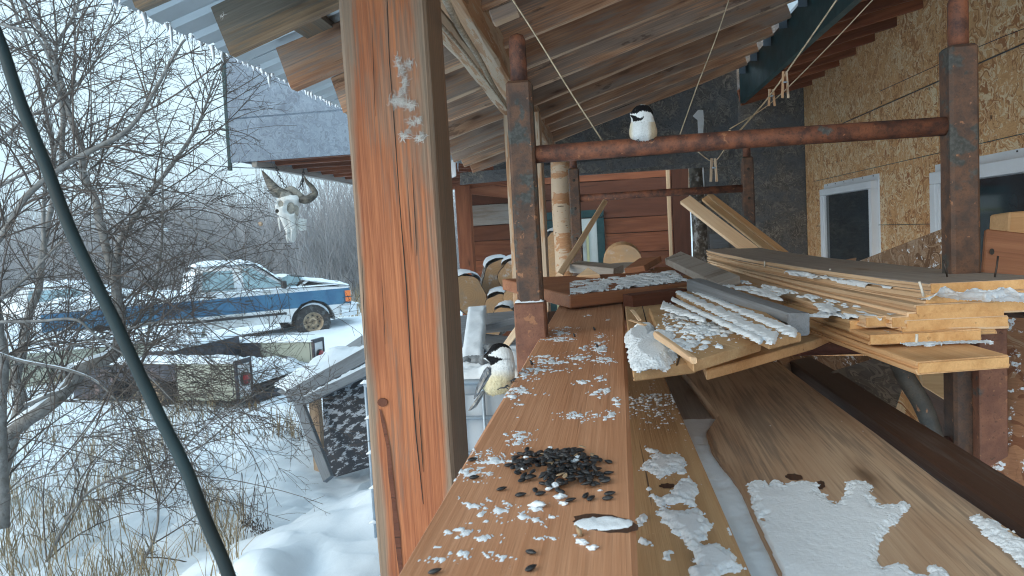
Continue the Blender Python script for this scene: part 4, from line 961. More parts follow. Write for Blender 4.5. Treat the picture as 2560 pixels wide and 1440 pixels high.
# grey boards and frames behind the tank
plank('rough_board', P(1140, 815, 6.4), P(1305, 800, 6.4), .17, .03, 'slate_wood', up=(0, -1, .1), label='blue-grey board standing under the heap of logs', cat='board')
plank('rough_board', P(1150, 860, 6.1), P(1320, 880, 6.1), .22, .03, 'slate_wood', up=(0, -1, .1), label='darker board low in the gap behind the tank', cat='board')
plank('timber', P(1150, 838, 6.0), P(1305, 796, 6.0), .05, .05, 'slate_wood', label='grey timber slanting across the gap above the tank', cat='timber')
plank('timber', P(1252, 880, 4.4), P(1312, 800, 3.6), .035, .03, 'pale_wood', up=(0, -1, 0), label='pale timber propped behind the perched chickadee', cat='timber')
plank('rail', P(1160, 872, 5.75), P(1300, 868, 5.75), .04, .04, 'galvanised', label='frosted steel bar at the back of the tank', cat='bar')

# ================================================================== logs
R.seed(9)
def log(px, py, r, d, L, label, ry=1, yaw=0, snow=True, mat='log_end'):
    c = P(px, py, d); t = thing('log', c, label, 'log', 'sawn logs heaped by the shed', mw=None)
    ax = (V((math.sin(yaw), math.cos(yaw), .03))).normalized(); u = ax.cross(V((0, 0, 1))).normalized(); w = u.cross(ax)
    n = 26; vs, fs = [], []; m = Matrix((ax*-1, u, w)).transposed().to_4x4(); m.translation = c
    rr = [r*(1+.10*math.sin(2*math.pi*i/n*2+px)+.05*math.sin(5*2*math.pi*i/n+py)) for i in range(n)]
    for k in range(5):
        for i in range(n):
            a = 2*math.pi*i/n; q = rr[i]*(1+.04*noise.noise(V((k*.7, i*.6, px)))); vs.append((-k*L/4, q*math.cos(a), q*math.sin(a)*ry))
    for k in range(4):
        for i in range(n): j = (i+1) % n; fs.append((k*n+i, k*n+j, k*n+n+j, k*n+n+i))
    fs.append(tuple(4*n+i for i in range(n))); link('bark', mesh('bark', vs, fs, False), 'log_bark', t, m)
    bm = bmesh.new(); ring = [bm.verts.new((.004, rr[i]*.97*math.cos(2*math.pi*i/n), rr[i]*.97*ry*math.sin(2*math.pi*i/n))) for i in range(n)]; cv = bm.verts.new((.012, 0, 0))
    for i in range(n): bm.faces.new((ring[i], ring[(i+1) % n], cv))
    link('cut_end', frombm('cut_end', bm), mat, t, m)
    if snow:
        vs, fs = [], []; A = [math.pi*(.22+.56*i/10) for i in range(11)]
        for k in range(9):
            for i, a in enumerate(A):
                e = min(i, 10-i, k+.6, 8.6-k)/2; h = .03*min(1, max(0, e))**.5*(1+.4*noise.noise(V((k*.9+px, i*.7, 0)))); q = r*1.01+h
                vs.append((.01-k*L/8, q*math.cos(a), q*math.sin(a)*ry))
        for k in range(8):
            for i in range(10): fs.append((k*11+i, k*11+i+1, k*11+12+i, k*11+11+i))
        link('snow', mesh('snow', vs, fs, True), 'snow', t, m, kind='stuff')
    return t
log(1172, 738, .175, 7.3, .5, 'snow-capped log with black bark nearest the orange post', 1.15, -.35)
log(1250, 700, .20, 7.9, .5, 'largest tan log end leaning behind the others', 1.1, -.2)
log(1282, 690, .15, 7.6, .5, 'pale log behind the scaffold post with snow on top', 1.1, -.1)
log(1245, 768, .13, 7.2, .4, 'small orange log end low in the heap', 1.05, -.1)
log(1292, 762, .14, 7.0, .4, 'orange log end low and closest to the scaffold post', 1.2, 0)
log(1258, 790, .10, 6.8, .35, 'lowest log half buried in snow with dark bark', .9, .1)
log(1388, 660, .17, 6.6, .5, 'big upright pale log behind the peeled pole', 1.6, .1)
log(1216, 812, .16, 7.5, .5, 'log lying under the heap above the blue-grey board', 1, .1)

# ================================================================== leaning frame with snowy roof (dog house)
sh_ = thing('low_shelter', P(830, 1100, 6.2), 'low lean-to shelter with snowy sloping lid and dark side wall', 'shelter')
f0, f1 = P(722, 992, 6.9), P(925, 882, 5.9); k0, k1 = P(690, 975, 8.2), P(905, 838, 8.0)
plank('edge_beam', f0, f1, .11, .05, 'slate_wood', up=(0, -1, .2), parent=sh_)
slab('lid', [f0, f1, k1, k0], .02, 'slate_wood', sh_, up=(0, 0, 1))
lo0, lo1 = P(742, 1012, 6.75), P(925, 925, 5.85)
plank('lower_beam', lo0, lo1, .07, .05, 'slate_wood', up=(0, -1, .2), parent=sh_)
lg = plank('leg', P(745, 1000, 6.7), P(822, 1198, 6.2), .09, .05, 'slate_wood', up=(0, -1, 0), parent=sh_)
plank('leg', P(786, 985, 7.0), P(802, 1180, 6.9), .09, .09, 'tan_wood', up=(0, -1, 0), parent=sh_)
slab('side_panel', [P(806, 985, 6.75), P(935, 925, 6.3), P(935, 1165, 6.3), P(815, 1200, 6.75)], .02, 'splattered_wall', sh_)
d = f1-f0; s = k0-f0
snowsheet('snow_cap', f0+V((0, 0, .02)), d, s, 60, 60, lambda p, u, v: .09*min(1, 5*min(v+.02, 1-v, u+.06, 1.05-u))**.5*(1+.4*fbm(p, 4)), label='snow blanket on the sloping lid of the shelter')
snowsheet('snow_cap', lo0+V((0, 0, .034)), lo1-lo0, V((0, .06, 0)), 60, 6, capfn(.025, .2, 2, .9, 9), label='thin snow line on the lower beam of the shelter')

# ================================================================== pickup truck
th = math.radians(37); G1 = onz(785, 848, GZ)
mt = Matrix.Translation(G1+V((-math.sin(th)*.84, math.cos(th)*.84, 0))) @ Matrix.Rotation(th, 4, 'Z')
truck = thing('pickup_truck', G1, 'blue and white pickup truck with crumpled hood, covered in snow', 'truck', mw=mt)
bm = bmesh.new()
def arch(cx, r, a0, a1, n=12): return [(cx+r*math.cos(a), .40+r*math.sin(a)) for a in [a0+(a1-a0)*i/n for i in range(n+1)]]
prof = [(-5.15, .62)]+arch(-3.95, .50, math.pi*1.0, 0)+[(-3.40, .46), (-.55, .46)]+arch(0, .50, math.pi, 0)+[(.62, .52), (.86, .60), (.90, 1.02), (.84, 1.13), (.3, 1.17), (-.6, 1.19), (-2.35, 1.2), (-5.15, 1.2)]
for y in (-.97, .97): pass
va = [bm.verts.new((x, -.97, z)) for x, z in prof]; vb = [bm.verts.new((x, .97, z)) for x, z in prof]
npf = len(prof)
for i in range(npf): j = (i+1) % npf; bm.faces.new((va[i], va[j], vb[j], vb[i]))
bm.faces.new(va); bm.faces.new(vb[::-1])
bmesh.ops.triangulate(bm, faces=[f for f in bm.faces if len(f.verts) > 4])
for v in bm.verts:                                   # sides lean in above the crease
    if v.co.z > 1.0: v.co.y *= .955
    if v.co.z < .55: v.co.y *= .965
link('body', frombm('body', bm), 'truck_paint', truck, mt)
box('chassis', mt, (5.4, 1.55, .35), 'black_metal', truck, .02, (-2.1, 0, .62))
def tq(name, q, mat, t=.01, up=None, par=truck): return slab(name, [mt @ V(p) for p in q], t, mat, par, up=up if up is None else mt.to_3x3() @ V(up), bev=.002)
# cab
bm = bmesh.new()
bot = [(-2.42, .92), (-.42, .92), (-.42, -.92), (-2.42, -.92)]; top = [(-2.25, .70), (-1.18, .70), (-1.18, -.70), (-2.25, -.70)]
b_ = [bm.verts.new((x, y, 1.18)) for x, y in bot]; t_ = [bm.verts.new((x, y, 1.80)) for x, y in top]
for i in range(4): j = (i+1) % 4; bm.faces.new((b_[i], b_[j], t_[j], t_[i]))
bm.faces.new(t_); bm.faces.new(b_[::-1]); bmesh.ops.bevel(bm, geom=bm.edges[:], offset=.055, segments=3, affect='EDGES')
link('cab', frombm('cab', bm, True), 'truck_paint', truck, mt)
def side(x, z): u = (z-1.18)/.62; return V((x, -(.92-.22*u)-.012, z))
tq('side_window', [side(-1.42, 1.26), side(-.58, 1.26), side(-.74, 1.38), side(-1.22, 1.70), side(-1.42, 1.70)], 'pane_truck', up=(0, -1, 0))
tq('side_window', [side(-2.28, 1.26), side(-1.62, 1.26), side(-1.62, 1.68), side(-2.2, 1.68)], 'pane_truck', up=(0, -1, 0))
tq('windscreen', [(-.46, -.82, 1.22), (-.46, .82, 1.22), (-1.16, .62, 1.77), (-1.16, -.62, 1.77)], 'pane_truck', up=(1, 0, .6), t=.004)
for x in (-1.52, -.52): tq('door_gap', [(x-.006, -.978, .52), (x+.006, -.978, .52), (x+.006, -.935, 1.17), (x-.006, -.935, 1.17)], 'black_metal', .004, (0, -1, 0))
tq('door_gap', [(-2.50, -.978, .52), (-2.47, -.978, .52), (-2.47, -.935, 1.19), (-2.50, -.935, 1.19)], 'black_metal', .004, (0, -1, 0))
box('door_handle', mt, (.16, .03, .035), 'black_metal', truck, .004, (-1.36, -.965, 1.0))
box('side_moulding', mt, (2.72, .02, .05), 'black_metal', truck, .004, (-1.95, -.975, .66))
box('mirror', mt, (.10, .16, .17), 'black_metal', truck, .02, (-.62, -1.05, 1.3))
# hood, sprung and crumpled above a dark gap
vs, fs = [], []
for i in range(13):
    for j in range(9):
        x = -.62+i*1.52/12; y = -.86+j*1.72/8; u = i/12
        z = 1.47-.27*u-.06*u*u-.04*(y/.86)**2+.035*noise.noise(V((x*3, y*3, 4)))*(1-u)+(.05*math.exp(-((x+.4)/.12)**2) if j < 5 else 0); vs.append((x, y, z))
for i in range(12):
    for j in range(8): fs.append((i*9+j, i*9+j+1, i*9+10+j, i*9+9+j))
me = mesh('hood', vs, fs, True); bm = bmesh.new(); bm.from_mesh(me); bmesh.ops.solidify(bm, geom=bm.faces[:], thickness=.03); bm.to_mesh(me); bm.free()
link('hood', me, 'truck_paint', truck, mt)
box('engine_bay', mt, (1.25, 1.6, .12), 'black_metal', truck, .01, (.05, 0, 1.2))
tq('hood_hinge', [(-.32, -.88, 1.2), (-.24, -.88, 1.2), (-.02, -.88, 1.33), (-.08, -.88, 1.36)], 'white_paint', .02, (0, -1, 0))
tq('torn_panel', [(-.62, -.93, 1.22), (-.36, -.93, 1.22), (-.18, -.92, 1.42), (-.45, -.9, 1.50), (-.62, -.9, 1.44)], 'pane_truck', .01, (0, -1, .2))
tq('torn_panel', [(-.50, -.9, 1.50), (-.28, -.95, 1.52), (-.12, -.9, 1.44), (-.3, -.8, 1.56)], 'black_metal', .02, (0, -1, .5))
# front
box('grille', mt, (.04, 1.2, .34), 'black_metal', truck, .01, (.905, 0, .90))
for s in (-1, 1):
    box('headlight', mt, (.05, .26, .13), 'clear_lens', truck, .006, (.905, s*.74, .98)); box('headlight', mt, (.05, .26, .10), 'clear_lens', truck, .006, (.905, s*.74, .84))
    box('marker_light', mt, (.13, .03, .13), 'amber_lens', truck, .006, (.82, s*.958, .98)); box('marker_light', mt, (.13, .03, .10), 'amber_lens', truck, .006, (.82, s*.972, .84))
bp = smoothpath([mt @ V(p) for p in ((.62, -.99, .60), (.92, -.96, .60), (1.05, -.7, .60), (1.08, 0, .60), (1.05, .7, .60), (.92, .96, .60), (.62, .99, .60))], 3)
vs, fs = [], []
for i, p in enumerate(bp):
    for dz, dx in ((-.13, 0), (-.02, .02), (.0, .005), (.10, .02), (.12, -.03)):
        q = mt.inverted() @ p; o = V((q.x, q.y, 0)).normalized()*dx; vs.append((q.x+o.x, q.y+o.y, q.z+dz))
for i in range(len(bp)-1):
    for k in range(4): fs.append((i*5+k, i*5+k+1, i*5+6+k, i*5+5+k))
me = mesh('bumper', vs, fs); bm = bmesh.new(); bm.from_mesh(me); bmesh.ops.solidify(bm, geom=bm.faces[:], thickness=.02); bm.to_mesh(me); bm.free(); link('bumper', me, 'chrome', truck, mt)
tube('bumper_strip', [p+V((0, 0, .0)) for p in bp], .028, 'black_metal', truck, 6)
def wheel(par, m, c, r=.385, w=.26, steer=0):
    c = V(c); mm = m @ Matrix.Translation(c) @ Matrix.Rotation(steer, 4, 'Z')
    wt = thing('wheel', None, mw=mm); wt.parent = par; wt.matrix_basis = WM[par.name].inverted() @ mm
    secs = [(r*.58, -w/2), (r*.80, -w/2-.012), (r*.96, -w/2+.01), (r, -w/2+.05), (r, w/2-.05), (r*.96, w/2), (r*.58, w/2)]
    n = 36; vs, fs = [], []
    for i in range(n):
        a = 2*math.pi*i/n
        for k, (q, y) in enumerate(secs): q2 = q*(1+(.018 if (i % 2 and k in (2, 3, 4)) else 0)); vs.append((q2*math.cos(a), y, q2*math.sin(a)))
    m_ = len(secs)
    for i in range(n):
        j = (i+1) % n
        for k in range(m_): k2 = (k+1) % m_; fs.append((i*m_+k, j*m_+k, j*m_+k2, i*m_+k2))
    link('tyre', mesh('tyre', vs, fs), 'tyre', wt, mm)
    secs = [(.0, -w/2+.09), (.05, -w/2+.09), (.055, -w/2+.035), (.10, -w/2+.035), (.12, -w/2+.075), (r*.44, -w/2+.085), (r*.52, -w/2+.02), (r*.59, -w/2)]
    vs, fs = [], []
    for i in range(n):
        a = 2*math.pi*i/n
        for q, y in secs: vs.append((q*math.cos(a), y, q*math.sin(a)))
    m_ = len(secs)
    for i in range(n):
        j = (i+1) % n
        for k in range(m_-1): fs.append((i*m_+k, j*m_+k, j*m_+k+1, i*m_+k+1))
    link('rim', mesh('rim', vs, fs, True), 'rim', wt, mm)
    for i in range(8): a = i*math.pi/4; box('hole', mm @ Matrix.Rotation(a, 4, 'Y'), (.035, .01, .045), 'hole_dark', wt, .004, (r*.38, -w/2+.076, 0))
    return wt
wheel(truck, mt, (0, -.84, .40), steer=-.12); wheel(truck, mt, (-3.95, -.84, .38)); wheel(truck, mt, (0, .84, .40), steer=-.12)
snow_pts = []
for i in range(9): a = math.radians(60+i*9); snow_pts.append(mt @ V((.40*math.cos(a)*1.0, -.93, .40+.405*math.sin(a))))
tube('tyre_snow', [mt @ V((.405*math.cos(a), -.88, .40+.405*math.sin(a))) for a in [math.radians(20+i*10) for i in range(12)]], [.004, .02, .028, .03, .034, .034, .034, .03, .028, .02, .012, .004], 'snow', truck, 8)
# snow on the truck, each bank its own cap
def tsnow(label, o, x, y, nx, ny, d, ed=.12, sc=3, rg=.4):
    R3 = mt.to_3x3(); snowsheet('snow_cap', mt @ V(o), R3 @ V(x), R3 @ V(y), nx, ny, capfn(d, ed, 3, rg, sc), label=label)
tsnow('snow on the cab roof of the truck', (-2.34, -.74, 1.785), (1.2, 0, 0), (0, 1.48, 0), 36, 36, .09)
tsnow('snow over the windscreen and wiper cowl', (-.44, -.8, 1.23), (-.72, 0, .56), (0, 1.6, 0), 24, 30, .07)
tsnow('snow on the crumpled hood', (-.66, -.9, 1.455), (1.56, 0, -.31), (0, 1.8, 0), 44, 44, .07, .1)
tsnow('snow filling the truck bed', (-5.1, -.93, 1.19), (2.6, 0, 0), (0, 1.86, 0), 40, 30, .12)
tsnow('snow ledge behind the cab', (-2.5, -.9, 1.19), (.14, 0, .5), (0, 1.8, 0), 10, 30, .06)
tsnow('snow on the front bumper', (.72, -1.0, .72), (.36, .0, 0), (0, 2.0, 0), 14, 40, .05, .2)
tsnow('snow along the belt line below the truck windows', (-2.3, -.955, 1.195), (2.9, 0, 0), (0, .06, 0), 60, 5, .035, .25)

# ================================================================== service body (off its truck) with red tail lights
cn = onz(641, 985, -1.92); ang = math.radians(97+54)           # forward points away to the left
R1 = P(610, 980, 9.9); Rf = P(790, 915, 11.6)
fx = (V((Rf.x-R1.x, Rf.y-R1.y, 0))).normalized()                # across the rear, near side to far side
fw = V((-fx.y, fx.x, 0))
if fw.x > 0: fw = -fw
ms = Matrix((-fw, fx, V((0, 0, 1)))).transposed().to_4x4(); ms.translation = V((R1.x, R1.y, -1.98))   # x: backwards, y: across, z up
if ms.to_3x3().determinant() < 0: ms = Matrix((fw, fx, V((0, 0, 1)))).transposed().to_4x4(); ms.translation = V((R1.x, R1.y, -1.98))
sgn = -1 if (ms.to_3x3() @ V((1, 0, 0))).dot(fw) < 0 else 1     # +1 when local x is forward
Wd = (Rf-R1).length+.25
sb = thing('service_body', R1, 'cream steel service bed with side boxes and round red tail lights, under snow', 'truck bed', mw=ms)
def sbx(name, x0, x1, y0, y1, z0, z1, mat, par=None, bev=.008):
    x0, x1 = sgn*x0, sgn*x1; return box(name, ms, (abs(x1-x0), y1-y0, z1-z0), mat, par or sb, bev, ((x0+x1)/2, (y0+y1)/2, (z0+z1)/2))
for nm, y0, y1 in (('near', -.16, .18), ('far', Wd-.32, Wd)):
    sbx('side_box', 0, .95, y0, y1, .0, .5, 'cream_paint'); sbx('side_box', 2.02, 2.75, y0, y1, .0, .42, 'navy_box'); sbx('side_box', .95, 2.0, y0, y1, .26, .5, 'navy_box')
    sbx('light_panel', -.012, 0, y0+.03, y1-.03, .03, .47, 'white_paint'); sbx('corner_post', -.03, .02, y1-.03, y1, -.05, .52, 'navy_box'); sbx('corner_post', -.03, .02, y0, y0+.04, -.05, .52, 'navy_box'); sbx('cap_strip', -.03, .02, y0, y1, .47, .53, 'navy_box')
    yc = (y0+y1)/2
    for zc, r in ((.27, .085), (.08, .045)) if nm == 'far' else ((.27, .09),):
        c = V((sgn*-.02, yc, zc)); t = TB(); t.tube([ms @ c, ms @ (c+V((sgn*-.03, 0, 0)))], r, 20); t.link('light_bezel', 'black_metal', sb)
        t = TB(); t.tube([ms @ (c+V((sgn*-.03, 0, 0))), ms @ (c+V((sgn*-.045, 0, 0))), ms @ (c+V((sgn*-.052, 0, 0)))], [r*.86, r*.8, r*.4], 20); t.link('tail_light', 'red_lens', sb)
    for x in (.04, .93): sbx('door_edge', x-.004, x+.004, y0-.006 if nm == 'near' else y0-.006, y0+.01, .02, .48, 'navy_box', bev=0)
sbx('bed_floor', 0, 2.75, .18, Wd-.32, .05, .1, 'navy_box')
sbx('toolbox', 1.3, 1.75, .2, Wd-.34, .22, .62, 'navy_box')
sbx('hitch_beam', -.1, 0, .18, Wd-.32, -.08, .0, 'navy_box')
def ssn(label, x0, x1, y0, y1, z, d, nx=30, ny=16):
    R3 = ms.to_3x3(); snowsheet('snow_cap', ms @ V((sgn*x0, y0, z)), R3 @ V((sgn*(x1-x0), 0, 0)), R3 @ V((0, y1-y0, 0)), nx, ny, capfn(d, .12, 5, .5, 4), label=label)
ssn('snow on the nearer side boxes of the service bed', -.02, 2.75, -.17, .2, .49, .07, 60, 12)
ssn('snow on the farther side boxes of the service bed', -.02, 2.75, Wd-.34, Wd+.01, .49, .07, 60, 12)
ssn('snow filling the service bed between its boxes', .0, 2.75, .16, Wd-.32, .12, .16, 50, 30)
ssn('snow on the dark toolbox across the service bed', 1.28, 1.77, .2, Wd-.34, .61, .07, 16, 30)
wheel(sb, ms, (sgn*1.45, .04, .08), r=.36)
# flat trailer and crates farther left, mostly behind twigs
tr = thing('flat_trailer', P(210, 900, 12.5), 'low grey trailer deck under snow behind the tangled twigs', 'trailer')
mtr = Matrix.Translation(P(230, 860, 13.2)) @ Matrix.Rotation(math.radians(28), 4, 'Z'); 
for q in range(5): box('deck_board', mtr, (3.6, .34, .05), 'grey_wood', tr, .006, (0, -.72+q*.36, 0))
box('side_rail', mtr, (3.7, .05, .22), 'cream_paint', tr, .005, (0, -.93, -.08)); box('side_rail', mtr, (3.7, .05, .22), 'cream_paint', tr, .005, (0, .93, -.08))
for s in (-.9, 1.0): box('locker', mtr, (.8, .4, .5), 'cream_paint', tr, .01, (s, -.70, -.42))
wheel(tr, mtr, (.0, -.82, -.55), r=.33)
snowsheet('snow_cap', mtr @ V((-1.82, -.95, .02)), mtr.to_3x3() @ V((3.64, 0, 0)), mtr.to_3x3() @ V((0, 1.9, 0)), 50, 30, capfn(.12, .1, 8, .5, 3), label='snow blanket on the low grey trailer')
# second parked car far left: pale hood shape
mc = Matrix.Translation(onz(60, 870, GZ)+V((-1.2, 3.2, 0))) @ Matrix.Rotation(math.radians(30), 4, 'Z')
car = thing('parked_car', None, 'pale car buried in snow at the far end of the row', 'car', mw=mc)
bm = bmesh.new(); pr = [(-2.2, .4), (2.1, .4), (2.2, .75), (1.2, .9), (.55, 1.35), (-.9, 1.4), (-1.5, .98), (-2.2, .9)]
va = [bm.verts.new((x, -.85, z)) for x, z in pr]; vb = [bm.verts.new((x, .85, z)) for x, z in pr]
for i in range(8): j = (i+1) % 8; bm.faces.new((va[i], va[j], vb[j], vb[i]))
bm.faces.new(va); bm.faces.new(vb[::-1]); bmesh.ops.bevel(bm, geom=bm.edges[:], offset=.08, segments=3, affect='EDGES')
link('body', frombm('body', bm, True), 'white_paint', car, mc)
slab('window', [mc @ V(p) for p in ((-.85, -.862, .98), (.6, -.862, .98), (.35, -.862, 1.28), (-.8, -.862, 1.3))], .004, 'pane_truck', car, up=mc.to_3x3() @ V((0, -1, 0)), bev=0)
snowsheet('snow_cap', mc @ V((-.95, -.8, 1.39)), mc.to_3x3() @ V((1.5, 0, -.04)), mc.to_3x3() @ V((0, 1.6, 0)), 24, 24, capfn(.12, .15, 8, .4, 3), label='snow on the roof of the buried pale car')
snowsheet('snow_cap', mc @ V((.6, -.8, 1.3)), mc.to_3x3() @ V((1.5, 0, -.5)), mc.to_3x3() @ V((0, 1.6, 0)), 24, 24, capfn(.1, .15, 9, .4, 3), label='snow on the hood of the buried pale car')

# ================================================================== horned skull on chains
sd0 = 6.9
sk = thing('horned_skull', P(722, 520, sd0), 'bleached horned cattle skull hanging on two chains', 'skull')
RT = (MW @ V((1, 0, 0))).normalized(); UPc = (MW @ V((0, 1, 0))).normalized(); FW = (MW @ V((0, 0, 1))).normalized()   # towards the camera
def SP(px, py, dz=0): return P(px, py, sd0)+FW*dz
# long body: cross sections (cx, cy, half width, half depth)
secs = [(728, 488, 20, 18), (724, 498, 31, 28), (720, 512, 32, 32), (718, 524, 32, 33), (719, 535, 29, 30), (722, 546, 24, 26), (725, 560, 21, 22), (728, 574, 17, 18), (730, 588, 13, 12), (731, 600, 9, 8), (731, 606, 4, 4)]
vs, fs = [], []; n = 32; sc_ = sd0/F
holes = [(708, 512, 9, 11), (697, 529, 7, 8), (732, 522, 13, 19)]
for k in range((len(secs)-1)*4+1):
    t = k/4; i = min(int(t), len(secs)-2); u = t-i; cx, cy, hw, hd_ = [secs[i][q]*(1-u)+secs[i+1][q]*u for q in range(4)]
    for j in range(n):
        a = 2*math.pi*j/n; x = math.sin(a); z = math.cos(a); ridge = 1+.12*math.cos(2*a)
        px = cx+x*hw*ridge; py = cy+(0 if 3 < i else 2*math.sin(3*a)); dep = z*hd_
        for (hx, hy, rx, ry) in holes:
            e = 1-math.hypot((px-hx)/rx, (py-hy)/ry)
            if e > 0 and z > 0: dep -= min(1, e*2.4)*17
        if z > 0 and py > 545 and abs(px-cx) < 3: dep -= 5
        vs.append(SP(px, py, dep*sc_))
m_ = (len(secs)-1)*4+1
for k in range(m_-1):
    for j in range(n): j2 = (j+1) % n; fs.append((k*n+j, k*n+j2, k*n+n+j2, k*n+n+j))
fs.append(tuple(range(n))); fs.append(tuple((m_-1)*n+j for j in range(n)))
c_ = SP(722, 520)
link('cranium', mesh('cranium', [v-c_ for v in vs], fs, True), 'bone', sk, Matrix.Translation(c_))
for (hx, hy, rx, ry) in holes:
    slab('socket', [SP(hx+rx*.72*math.cos(a), hy+ry*.72*math.sin(a), (33-13)*sc_*(1 if hx > 700 else .55)) for a in [i*.45 for i in range(14)]], .002, 'bone_old', sk, bev=0)
slab('eye_socket', [SP(697+5*math.cos(a), 529+5*math.sin(a), .045) for a in [i*.63 for i in range(10)]], .002, 'hole_dark', sk, bev=0)
slab('crack_plate', [SP(745, 512, .07), SP(751, 520, .05), SP(750, 540, .05), SP(746, 541, .06), SP(741, 525, .08)], .01, 'bone_old', sk)
for sg, L in ((1, [(746, 545), (765, 548), (763, 575), (750, 577), (738, 566)]),):
    slab('jaw_plate', [SP(x, y, -.02) for x, y in L], .015, 'bone', sk)
for k in range(6): tube('tooth', [SP(737, 549+k*4.6, .06), SP(744-.3*k, 550+k*4.6, .045)], [.006, .004], 'bone', sk, 6)
for k in range(5): tube('tooth', [SP(756, 552+k*5.2, .0), SP(764, 552+k*5.2, -.01)], [.007, .005], 'bone', sk, 6)
tube('nasal_bone', [SP(698, 545, .02), SP(700, 560, .03), SP(703, 578, .03)], [.009, .009, .003], 'bone', sk, 8, 3)
tube('nasal_bone', [SP(724, 575, .06), SP(722, 592, .05), SP(722, 607, .03)], [.017, .014, .004], 'bone', sk, 8, 3)
tube('nasal_bone', [SP(735, 575, .06), SP(733, 592, .05), SP(732, 606, .03)], [.012, .010, .003], 'bone', sk, 8, 3)
tube('horn', [SP(716, 489, .03), SP(704, 484, .06), SP(692, 477, .05), SP(676, 458, .02), SP(662, 440, -.02), (SP(650, 424, -.05))], [.048, .052, .052, .038, .022, .004], 'horn', sk, 16, 4)
tube('horn_core', [SP(726, 497, .03), SP(718, 493, .04), SP(706, 488, .055)], [.05, .052, .056], 'bone_old', sk, 14, 3)
tube('horn', [SP(748, 497, .0), SP(766, 500, .01), SP(780, 492, .0), SP(786, 482, -.02), (SP(776, 466, -.05)), SP(760, 450, -.08), SP(753, 436, -.1)], [.034, .040, .036, .03, .024, .016, .004], 'horn', sk, 16, 4)
tube('poll', [SP(712, 482, .02), SP(728, 476, .0), SP(744, 486, 0), SP(756, 494, 0)], [.03, .042, .036, .03], 'bone_old', sk, 12, 4)
def chain(pts, label):
    pts = smoothpath(pts, 8); L = sum((b-a).length for a, b in zip(pts, pts[1:])); n = max(3, int(L/.03)); t = TB(); 
    for i in range(n):
        u = i/n*(len(pts)-1); k = int(u); c = pts[k].lerp(pts[min(k+1, len(pts)-1)], u-k); d = (pts[min(k+1, len(pts)-1)]-pts[k]).normalized()
        s = RT if i % 2 else FW; s = (s-d*s.dot(d)).normalized(); ring = [c+d*.021*math.cos(a)+s*.011*math.sin(a) for a in [j*math.pi/4 for j in range(9)]]
        t.tube(ring, .0036, 5, cap=False)
    return t.link('chain', 'black_metal', None, label=label, cat='chain', group='chains holding the skull')
chain([SP(687, 417, -.05), SP(700, 443, 0), SP(718, 470, .03)], 'chain from the loft beam to the middle of the skull')
chain([SP(755, 425, -.05), SP(755, 450, -.02), SP(757, 478, 0)], 'chain from the loft beam to the curled right horn')
chain([SP(755, 450, -.02), SP(750, 462, -.02), SP(744, 480, 0)], 'short chain branch beside the curled horn')
# ================================================================== trees
R.seed(31)
def whip(tb, p, v, L, r, lev, droop=.25, seg=9, curl=.25, kids=5, sides=4, spread=.7):
    """grows one arching shoot, then shorter ones from it"""
    pts = [V(p)]; v = V(v).normalized(); st = L/seg; o = V((R.random()*50, R.random()*50, R.random()*50)); vs = [v.copy()]
    for i in range(seg):
        q = pts[-1]*1.3+o; v = v+V((noise.noise(q), noise.noise(q+V((7, 0, 0))), noise.noise(q+V((0, 7, 0)))))*curl-V((0, 0, droop/seg)); v.normalize()
        pts.append(pts[-1]+v*st); vs.append(v.copy())
    tb.tube(pts, [r*(1-.80*i/seg)+.0009 for i in range(seg+1)], sides if lev < 2 else 3, cap=False)
    if lev < 3:
        for k in range(kids):
            i = R.randint(1 if lev else 2, seg-1); d = vs[i]; s = d.orthogonal().normalized(); s = Matrix.Rotation(R.random()*6.28, 3, d) @ s
            nl = L*R.uniform(.22, .55)*(1-.4*i/seg)
            whip(tb, pts[i], d*(1-spread*.45)+s*spread+V((0, 0, .1)), nl, r*(1-.8*i/seg)*.6+.0004, lev+1, droop*.6, max(4, seg-3), curl*1.1, max(0, kids-3 if lev > 1 else kids-1), sides, spread)
tree = thing('bare_tree', P(-40, 1200, 5.4), 'many-stemmed bare grey tree with snow on its lower limb', 'tree')
SNB = TB()
def limb(pts, rad, par, name='limb', twigs=10, tl=(.5, 1.2), droop=.15, snowy=0, tb=None, mat='bark'):
    w = [P(*q) for q in pts]; w2 = smoothpath(w, 4); n0 = len(w); rr = [np.interp(i/(len(w2)-1), [0, .5, 1], rad) for i in range(len(w2))]
    w2 = [p+V((noise.noise(p*6), noise.noise(p*6+V((5, 0, 0))), noise.noise(p*6+V((0, 5, 0)))))*rr[i]*.5 for i, p in enumerate(w2)]
    t = TB(); t.tube(w2, [r*(1+.12*noise.noise(p*14)) for p, r in zip(w2, rr)], 10); t.link(name, mat, par)
    for k in range(twigs):
        i = R.randint(1, len(w2)-2); d = (w2[i+1]-w2[i]).normalized(); s = Matrix.Rotation(R.random()*6.28, 3, d) @ d.orthogonal().normalized()
        v = d*R.uniform(.2, .9)+s*.8+V((0, 0, .25)); whip(tb, w2[i], v, R.uniform(*tl), min(.006, rr[i]*.45), 1, droop, 8, .22, 5)
    if snowy:
        a, b = int(len(w2)*snowy[0]), int(len(w2)*snowy[1]); seg = w2[a:b]
        if len(seg) > 2: SNB.tube([p+V((0, 0, rr[a+i]*.78)) for i, p in enumerate(seg)], [max(.002, rr[a+i]*.55*(1+.5*noise.noise(p*22))) for i, p in enumerate(seg)], 8)
TW = TB()
D = lambda L, d: [(x, y, d+i*.03) for i, (x, y) in enumerate(L)]
